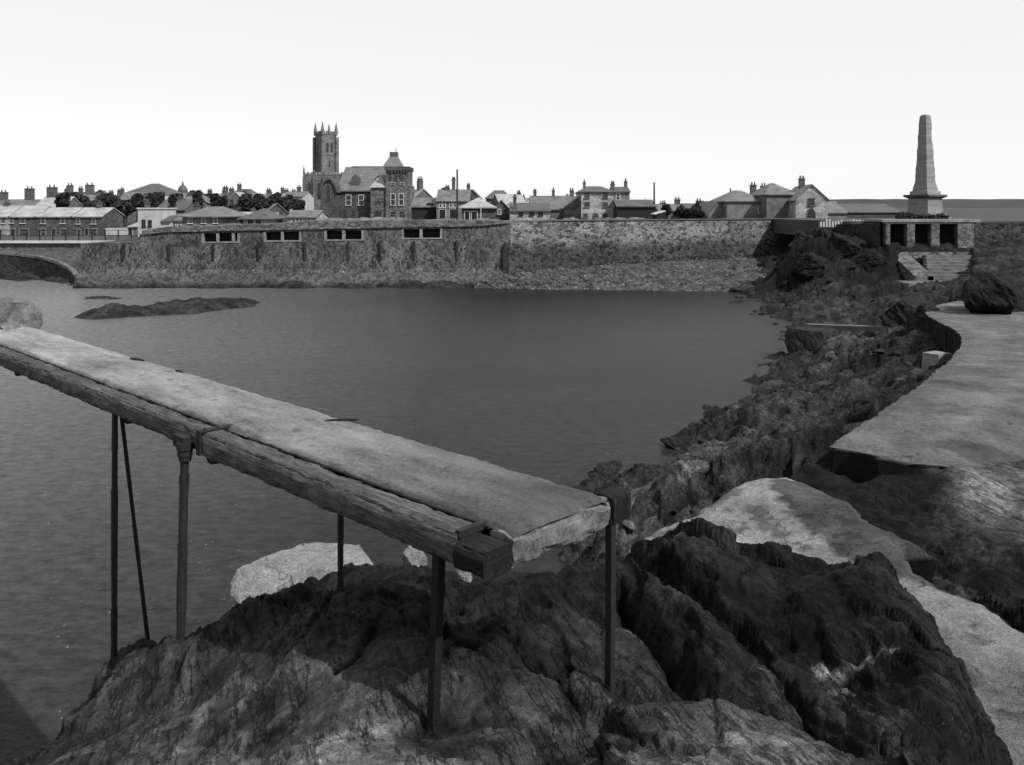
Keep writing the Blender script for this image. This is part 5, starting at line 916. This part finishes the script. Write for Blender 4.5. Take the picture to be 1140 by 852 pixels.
rnd = random.Random(77)
for lo, hi, n_, vt in ((50, 335, 22, 215), (462, 645, 9, 222), (700, 815, 8, 229)):
    for k in range(n_):
        u = lo + (hi - lo) * (k + rnd.uniform(.1, .9)) / n_; w = rnd.uniform(11, 22); v = vt + rnd.uniform(-3, 6); Y = rnd.uniform(150, 200)
        house('skyline_house', 'one of the small dim-roofed houses crowded together between the larger houses of the town skyline', 'house', u - w / 2, u + w / 2, 246, v + rnd.uniform(5, 8), v, Y, 8, rnd.choice(['gx', 'gx', 'hip', 'gy']), rnd.choice(['render_mid', 'brick_dark', 'render_grey', 'render_white'] if rnd.random() < .4 else ['render_mid', 'brick_dark']), rnd.choice(['slate', 'slate_dark', 'slate', 'slate_pale']), rnd.uniform(-8, 8), group='small houses crowded on the town skyline', chims=[(u + rnd.uniform(-.3, .3) * w, v - rnd.uniform(1.5, 5), v + 2, rnd.uniform(2.5, 5))], wins=[(u - w * .22, v + 11, 2.4, 4), (u + w * .22, v + 11, 2.4, 4)], frame='chimney')
for k in range(30):
    u = [rnd.uniform(60, 340), rnd.uniform(700, 810), rnd.uniform(465, 640)][0 if k < 20 else 1 if k < 24 else 2]; v = (216 if u < 400 else 227) + rnd.uniform(-3, 5)
    TL.append((u, v, v + 17, rnd.uniform(9, 16), rnd.uniform(125, 165), 'one of the small dark bushes poking up between the town houses'))
trees = [(118, 214, 240, 26, 150, 'dark tree behind the end cottage'), (140, 221, 243, 30, 148, 'spreading tree under the broad hipped roof'), (166, 223, 242, 26, 150, 'bushy tree right of the spreading tree below the broad hipped roof'), (82, 214, 232, 18, 146, 'dark tree among the far left chimneys'), (100, 222, 240, 16, 135, 'small tree between the end cottage chimney and dim house'),
         (216, 212, 232, 18, 170, 'round-topped tree right of the distant dome'), (232, 213.5, 232, 20, 172, 'broad tree left of the skyline villa'), (244, 217, 235, 18, 160, 'low tree at the left corner of the skyline villa'), (273, 216, 240, 22, 150, 'dark tree in front of the skyline villa'), (262, 228, 243, 20, 130, 'bush below the skyline villa'), (290, 216, 238, 20, 150, 'tall dark tree just right of the skyline villa'),
         (303, 214, 236, 22, 160, 'tree on the skyline midway from the villa to the church'), (318, 219, 238, 22, 150, 'tree nearest the left side of the church'), (332, 222, 240, 18, 145, 'bush at the foot of the church nave'), (495, 208.5, 222, 12, 150, 'small round tree behind the double-windowed house'), (760, 230, 244, 22, 112, 'dark bush right of the little white-roofed shed'), (776, 231, 244, 20, 110, 'dark bush left of the grey single gable'), (742, 228, 242, 12, 112, 'thin dark bush beside the black shed')]
for i, (u, v0, v1, w, Y, lab) in enumerate(trees): tree(lab, u, v0, v1, w, Y, 100 + i)
for i, (u, v0, v1, w, Y, lab) in enumerate(TL): tree(lab, u, v0, v1, w, Y, 140 + i, 'small bushes between the town houses', 'bush')

# ------------------------------------------------------------------ gangway (diving stage) in the foreground
ZD = H - 1.65; ORG = G(509, 592, ZD); ANG = math.atan2(.698, -.716)
GT = Matrix.Translation((ORG.x, ORG.y, 0)) @ Matrix.Rotation(ANG, 4, 'Z') @ Matrix.Diagonal((1, -1, 1, 1))   # local x along the stage away from us, y across to the right
gw_ = thing('gangway', 'long weathered timber and screed gangway on thin iron posts over the rocks', 'gangway', (ORG.x, ORG.y, 4.3), ANG)
def beam(name, a0, a1, n0, n1, z0, z1, mat, parent=gw_, seg=.035, wear=.012, bow=0, seed=1, axis='a', tonef=None, nc=5, chip=.02):
    """timber with worn, chipped arrises; axis 'a' runs along the stage, 'n' across it"""
    L = a1 - a0 if axis == 'a' else n1 - n0; m = max(3, int(L / seg)); ring = []
    for s in range(4):
        c = [(0, 0), (1, 0), (1, 1), (0, 1), (0, 0)]; p, q = c[s], c[s + 1]
        ring += [(p[0] + (q[0] - p[0]) * i, p[1] + (q[1] - p[1]) * i) for i in (0, .05, .14, .32, .68, .86, .95)]
    nr = len(ring); V = []; 
    for i in range(m + 1):
        t = i / m
        for (p, q) in ring:
            corner = (abs(p - .5) * 2) ** 4 * (abs(q - .5) * 2) ** 4
            if axis == 'a': A = a0 + L * t; N = n0 + (n1 - n0) * p; Zz = z0 + (z1 - z0) * q
            else: A = a0 + (a1 - a0) * p; N = n0 + L * t; Zz = z0 + (z1 - z0) * q
            k = .5 * abs(perlin(A * 9 + N * 9, p * 2 + q * 3, seed)) * 2 + max(0, perlin(A * 3.2 + N * 3.2, round(p) + 2 * round(q), seed + 3)) * 1.2
            pull = corner * (chip * .35 + chip * float(k)); dp = (.5 - p) * 2 * pull; dq = (.5 - q) * 2 * pull
            w1 = wear * float(perlin(A * 5 + 3 * p, N * 5 + 3 * q, seed + 5)) * .6
            if axis == 'a': N += dp + w1 * (p - .5) * 2
            else: A += dp + w1 * (p - .5) * 2
            Zz += dq + w1 * (q - .5) * 2 + bow * (4 * t * (1 - t))
            V.append(GT @ Vector((A, N, Zz)))
    mb = MB(); mb.v = V; mb.f = [(i * nr + j, i * nr + (j + 1) % nr, (i + 1) * nr + (j + 1) % nr, (i + 1) * nr + j) for i in range(m) for j in range(nr)] + [tuple(range(nr)), tuple(range(m * nr, (m + 1) * nr))]
    return obj(name, mb, mat, parent, smooth=False)
def pa(u):      # distance along the stage where its near edge crosses image column u
    lo, hi = -1, 14
    for _ in range(50):
        m = (lo + hi) / 2; q = GT @ Vector((m, 0, ZD)); 
        if 570 + q.x / q.y * F > u: lo = m
        else: hi = m
    return lo
ASP = pa(225); TH = .18; AEND = 11.5
beam('side_beam', 0.0, ASP - .01, -.015, .175, ZD - TH - .01, ZD - .005, 'timber', seed=3, chip=.03)
beam('side_beam', ASP + .01, AEND, .0, .17, ZD - TH + .005, ZD, 'timber', seed=9, chip=.028)
beam('corner_block', -.245, -.022, -.05, .158, ZD - .175, ZD - .03, 'timber_dark', seed=12, chip=.03)
beam('end_beam', -.235, -.062, .17, .985, ZD - .19, ZD - .01, 'screed_edge', seed=15, axis='n', chip=.03, wear=.03)
beam('far_beam', -.05, AEND, .885, .965, ZD - .13, ZD - .008, 'timber', seed=18, chip=.03)
beam('bearer', -.26, -.1, .975, 1.135, ZD - .17, ZD - .002, 'timber_dark', seed=20, axis='n', chip=.02)
beam('bearer', .10, .18, .1, .95, ZD - .22, ZD - .155, 'timber_dark', seed=22, axis='n')
beam('bearer', ASP - .06, ASP + .06, .06, .9, ZD - .25, ZD - .15, 'timber_dark', seed=24, axis='n')
beam('bearer', pa(127) - .06, pa(127) + .06, .1, .9, ZD - .25, ZD - .142, 'timber_dark', seed=26, axis='n')
beam('bearer', 7.6, 7.72, .1, .9, ZD - .25, ZD - .142, 'timber_dark', seed=28, axis='n')
# screed deck between the beams
na, nn = 900, 60; A, N = np.meshgrid(np.linspace(-.232, AEND, na), np.linspace(.182, .955, nn), indexing='ij')
e = np.minimum(N - .182, .955 + .02 * perlin(A * 3, N * 0, 31) + .015 * perlin(A * 13, N * 0, 33) - N); Zk = ZD + .002 + .012 * np.clip(e / .06, 0, 1) + .006 * fbm(A * 2, N * 2, 4, 3) + .006 * fbm(A * 12, N * 12, 4, 5) - .03 * np.clip((-.16 - A) / .07, 0, 1) ** 2 - .02 * np.clip(.03 - e + .02 * perlin(A * 6, N * 3, 8), 0, .03) / .03
tn = .103 * (1 + .6 * np.clip((A - 3) / 8, 0, 1)) * (1 + .5 * fbm(A * .7, N * 2.2, 5, 7) + .25 * fbm(A * 4, N * 9, 4, 57)); tn = tn * (1 - .62 * np.clip((1.9 - A + .5 * perlin(A * 2, N * 4, 12)) / 1.9, 0, 1) ** .8)
tn = tn * (1 - .5 * np.clip((.05 - e + .03 * perlin(A * 5, N * 2, 14)) / .05, 0, 1)); tn = tn * (1 - .4 * np.clip((fbm(A * 5, N * 7, 3, 19) - .3) * 4, 0, 1))
mb = MB(); mb.v = [GT @ Vector(q) for q in np.stack([A, N, Zk], -1).reshape(-1, 3)]; mb.f = [tuple(int(k) for k in q) for q in gridfaces(na, nn)]
dk = obj('deck', mb, 'deck', gw_, fix=False, tone=np.clip(tn, .03, .6).ravel())
beam('deck_board', -.05, AEND, .178, .888, ZD - .11, ZD - .055, 'timber_dark', seed=30, nc=3)
# frayed rope and grit in the open joint
packs = [MB()]; prev = None; rnd = random.Random(8)
for i in range(420):
    a = -.05 + i * .025; q = GT @ Vector((a, .178 + .006 * float(perlin(a * 6, 1, 4)), ZD - .012 + .006 * float(perlin(a * 9, 2, 4))))
    if prev is not None and float(perlin(a * 1.3, 5, 6)) > -.35: packs[-1].tube(prev, q, .008 + .004 * rnd.random(), n=5)
    elif packs[-1].v: packs.append(MB())
    prev = q
packs = [k_ for k_ in packs if k_.v]
for k_ in packs: obj('joint_packing', k_, 'tar', gw_)
# iron strap over the beam joint, and clamp collar on the second post
b = MB(GT)
for x in (0,): b.box(ASP - .03, ASP + .03, -.03, .24, ZD - .002, ZD + .012); b.box(ASP - .03, ASP + .03, -.034, -.02, ZD - .17, ZD - .002)
sb = obj('strap', b, 'iron', gw_)
b = MB(GT); b.box(-.02, .015, .0, .2, ZD - .03, ZD + .006); obj('strap', b, 'iron', gw_)
for dx in (-.0,):
    b = MB(); 
    for nq in (.02, .12): q = GT @ Vector((ASP, nq, ZD + .012)); b.tube(q, q + Vector((0, 0, .014)), .014, .012, 8)
    obj('bolt', b, 'iron', sb)
def post(a, n, ubot, vbot, r, ztop, square=False, name='post', mat='iron', lean=None, utop=None, Yt=None):
    top = GT @ Vector((a, n, ztop))
    if utop: top = Vector((xat(utop, Yt), Yt, ztop))
    bot = P(ubot, vbot, top.y if lean is None else top.y + lean); zb_ = bot.z - .25; b = MB()
    d = (bot - top); bot2 = top + d * ((top.z - zb_) / (top.z - bot.z))
    if square:
        for i in range(4): pass
        sx = Vector((math.cos(ANG), math.sin(ANG), 0)) * r; sy = Vector((-math.sin(ANG), math.cos(ANG), 0)) * r
        b.add([top - sx - sy, top + sx - sy, top + sx + sy, top - sx + sy, bot2 - sx - sy, bot2 + sx - sy, bot2 + sx + sy, bot2 - sx + sy], [(0, 1, 2, 3), (7, 6, 5, 4), (0, 4, 5, 1), (1, 5, 6, 2), (2, 6, 7, 3), (3, 7, 4, 0)])
    else:
        k = 7; pts = [top + (bot2 - top) * i / k for i in range(k + 1)]
        for i in range(k): b.tube(pts[i], pts[i + 1], r * (1 + .12 * rnd.uniform(-1, 1)), r * (1 + .12 * rnd.uniform(-1, 1)), 12)
    o = obj(name, b, mat, gw_)
    f = MB(); q = Vector((bot.x, bot.y, bot.z)); f.tube(q + Vector((0, 0, -.1)), q + Vector((0, 0, .015)), r * 1.5, r * 1.25, 12); obj('foot', f, mat, o); return o
post(pa(124), .03, 127, 735, .027, ZD - .13)
Y2 = (GT @ Vector((pa(212), -.07, 0))).y; p2 = post(0, 0, 201, 720, .033, ZD - .09, utop=206, Yt=Y2)
b = MB(); q = Vector((xat(206, Y2), Y2, ZD - .2)); b.tube(q + Vector((0, 0, .0)), q + Vector((0, 0, .035)), .055, .055, 14); b.tube(q + Vector((0, 0, .045)), q + Vector((0, 0, .1)), .062, .062, 14); b.tube(q + Vector((0, 0, -.04)), q, .045, .05, 14); obj('collar', b, 'iron', p2)
b = MB(GT); b.box(pa(207) - .13, pa(207) + .05, -.08, -.02, ZD - .15, ZD - .06); obj('bracket', b, 'iron', p2)
# far side posts
def pan(u, n):
    lo, hi = -1, 14
    for _ in range(50):
        m = (lo + hi) / 2; q = GT @ Vector((m, n, ZD - .2))
        if 570 + q.x / q.y * F > u: lo = m
        else: hi = m
    return lo
Y3 = (GT @ Vector((pan(379, .86), .86, 0))).y; post(0, 0, 379, 661, .025, ZD - .13, utop=379.5, Yt=Y3)
post(0, 0, 482, 812, .025, ZD - .12, square=True, mat='timber_dark', utop=489, Yt=4.5)
post(0, 0, 679, 765, .0215, ZD - .13, square=True, utop=680, Yt=4.93)
post(pa(124), .085, 165, 716, .018, ZD - .16, name='brace', lean=.25)
# small loose things lying on the deck
def chip(label, a, n, l, w, h, rz, seed, mat='timber_dark', cat='driftwood'):
    q = GT @ Vector((a, n, ZD + .0)); bm = bmesh.new(); bmesh.ops.create_icosphere(bm, subdivisions=3, radius=1); mb = MB(Matrix.Rotation(rz, 4, 'Z'))
    mb.add([(v.co.x * l / 2 * (1 + .3 * float(perlin(v.co.y * 3, v.co.z * 3, seed))), v.co.y * w / 2, v.co.z * h / 2 + h * .4) for v in bm.verts], [tuple(v.index for v in f.verts) for f in bm.faces]); bm.free()
    o = obj('driftwood', mb, mat, None, fix=False); o.location = q; tag(o, label, cat)
chip('thin dark sliver of driftwood lying on the far edge of the deck midway along', 2.33, .89, .24, .06, .03, ANG + .9, 3)
chip('dark scrap of driftwood near the boulder at the far end of the deck', 6.2, .88, .3, .07, .035, ANG + .1, 5)
chip('small dark curl of driftwood on the far edge beyond the iron strap', 5.2, .9, .16, .06, .03, ANG, 7)
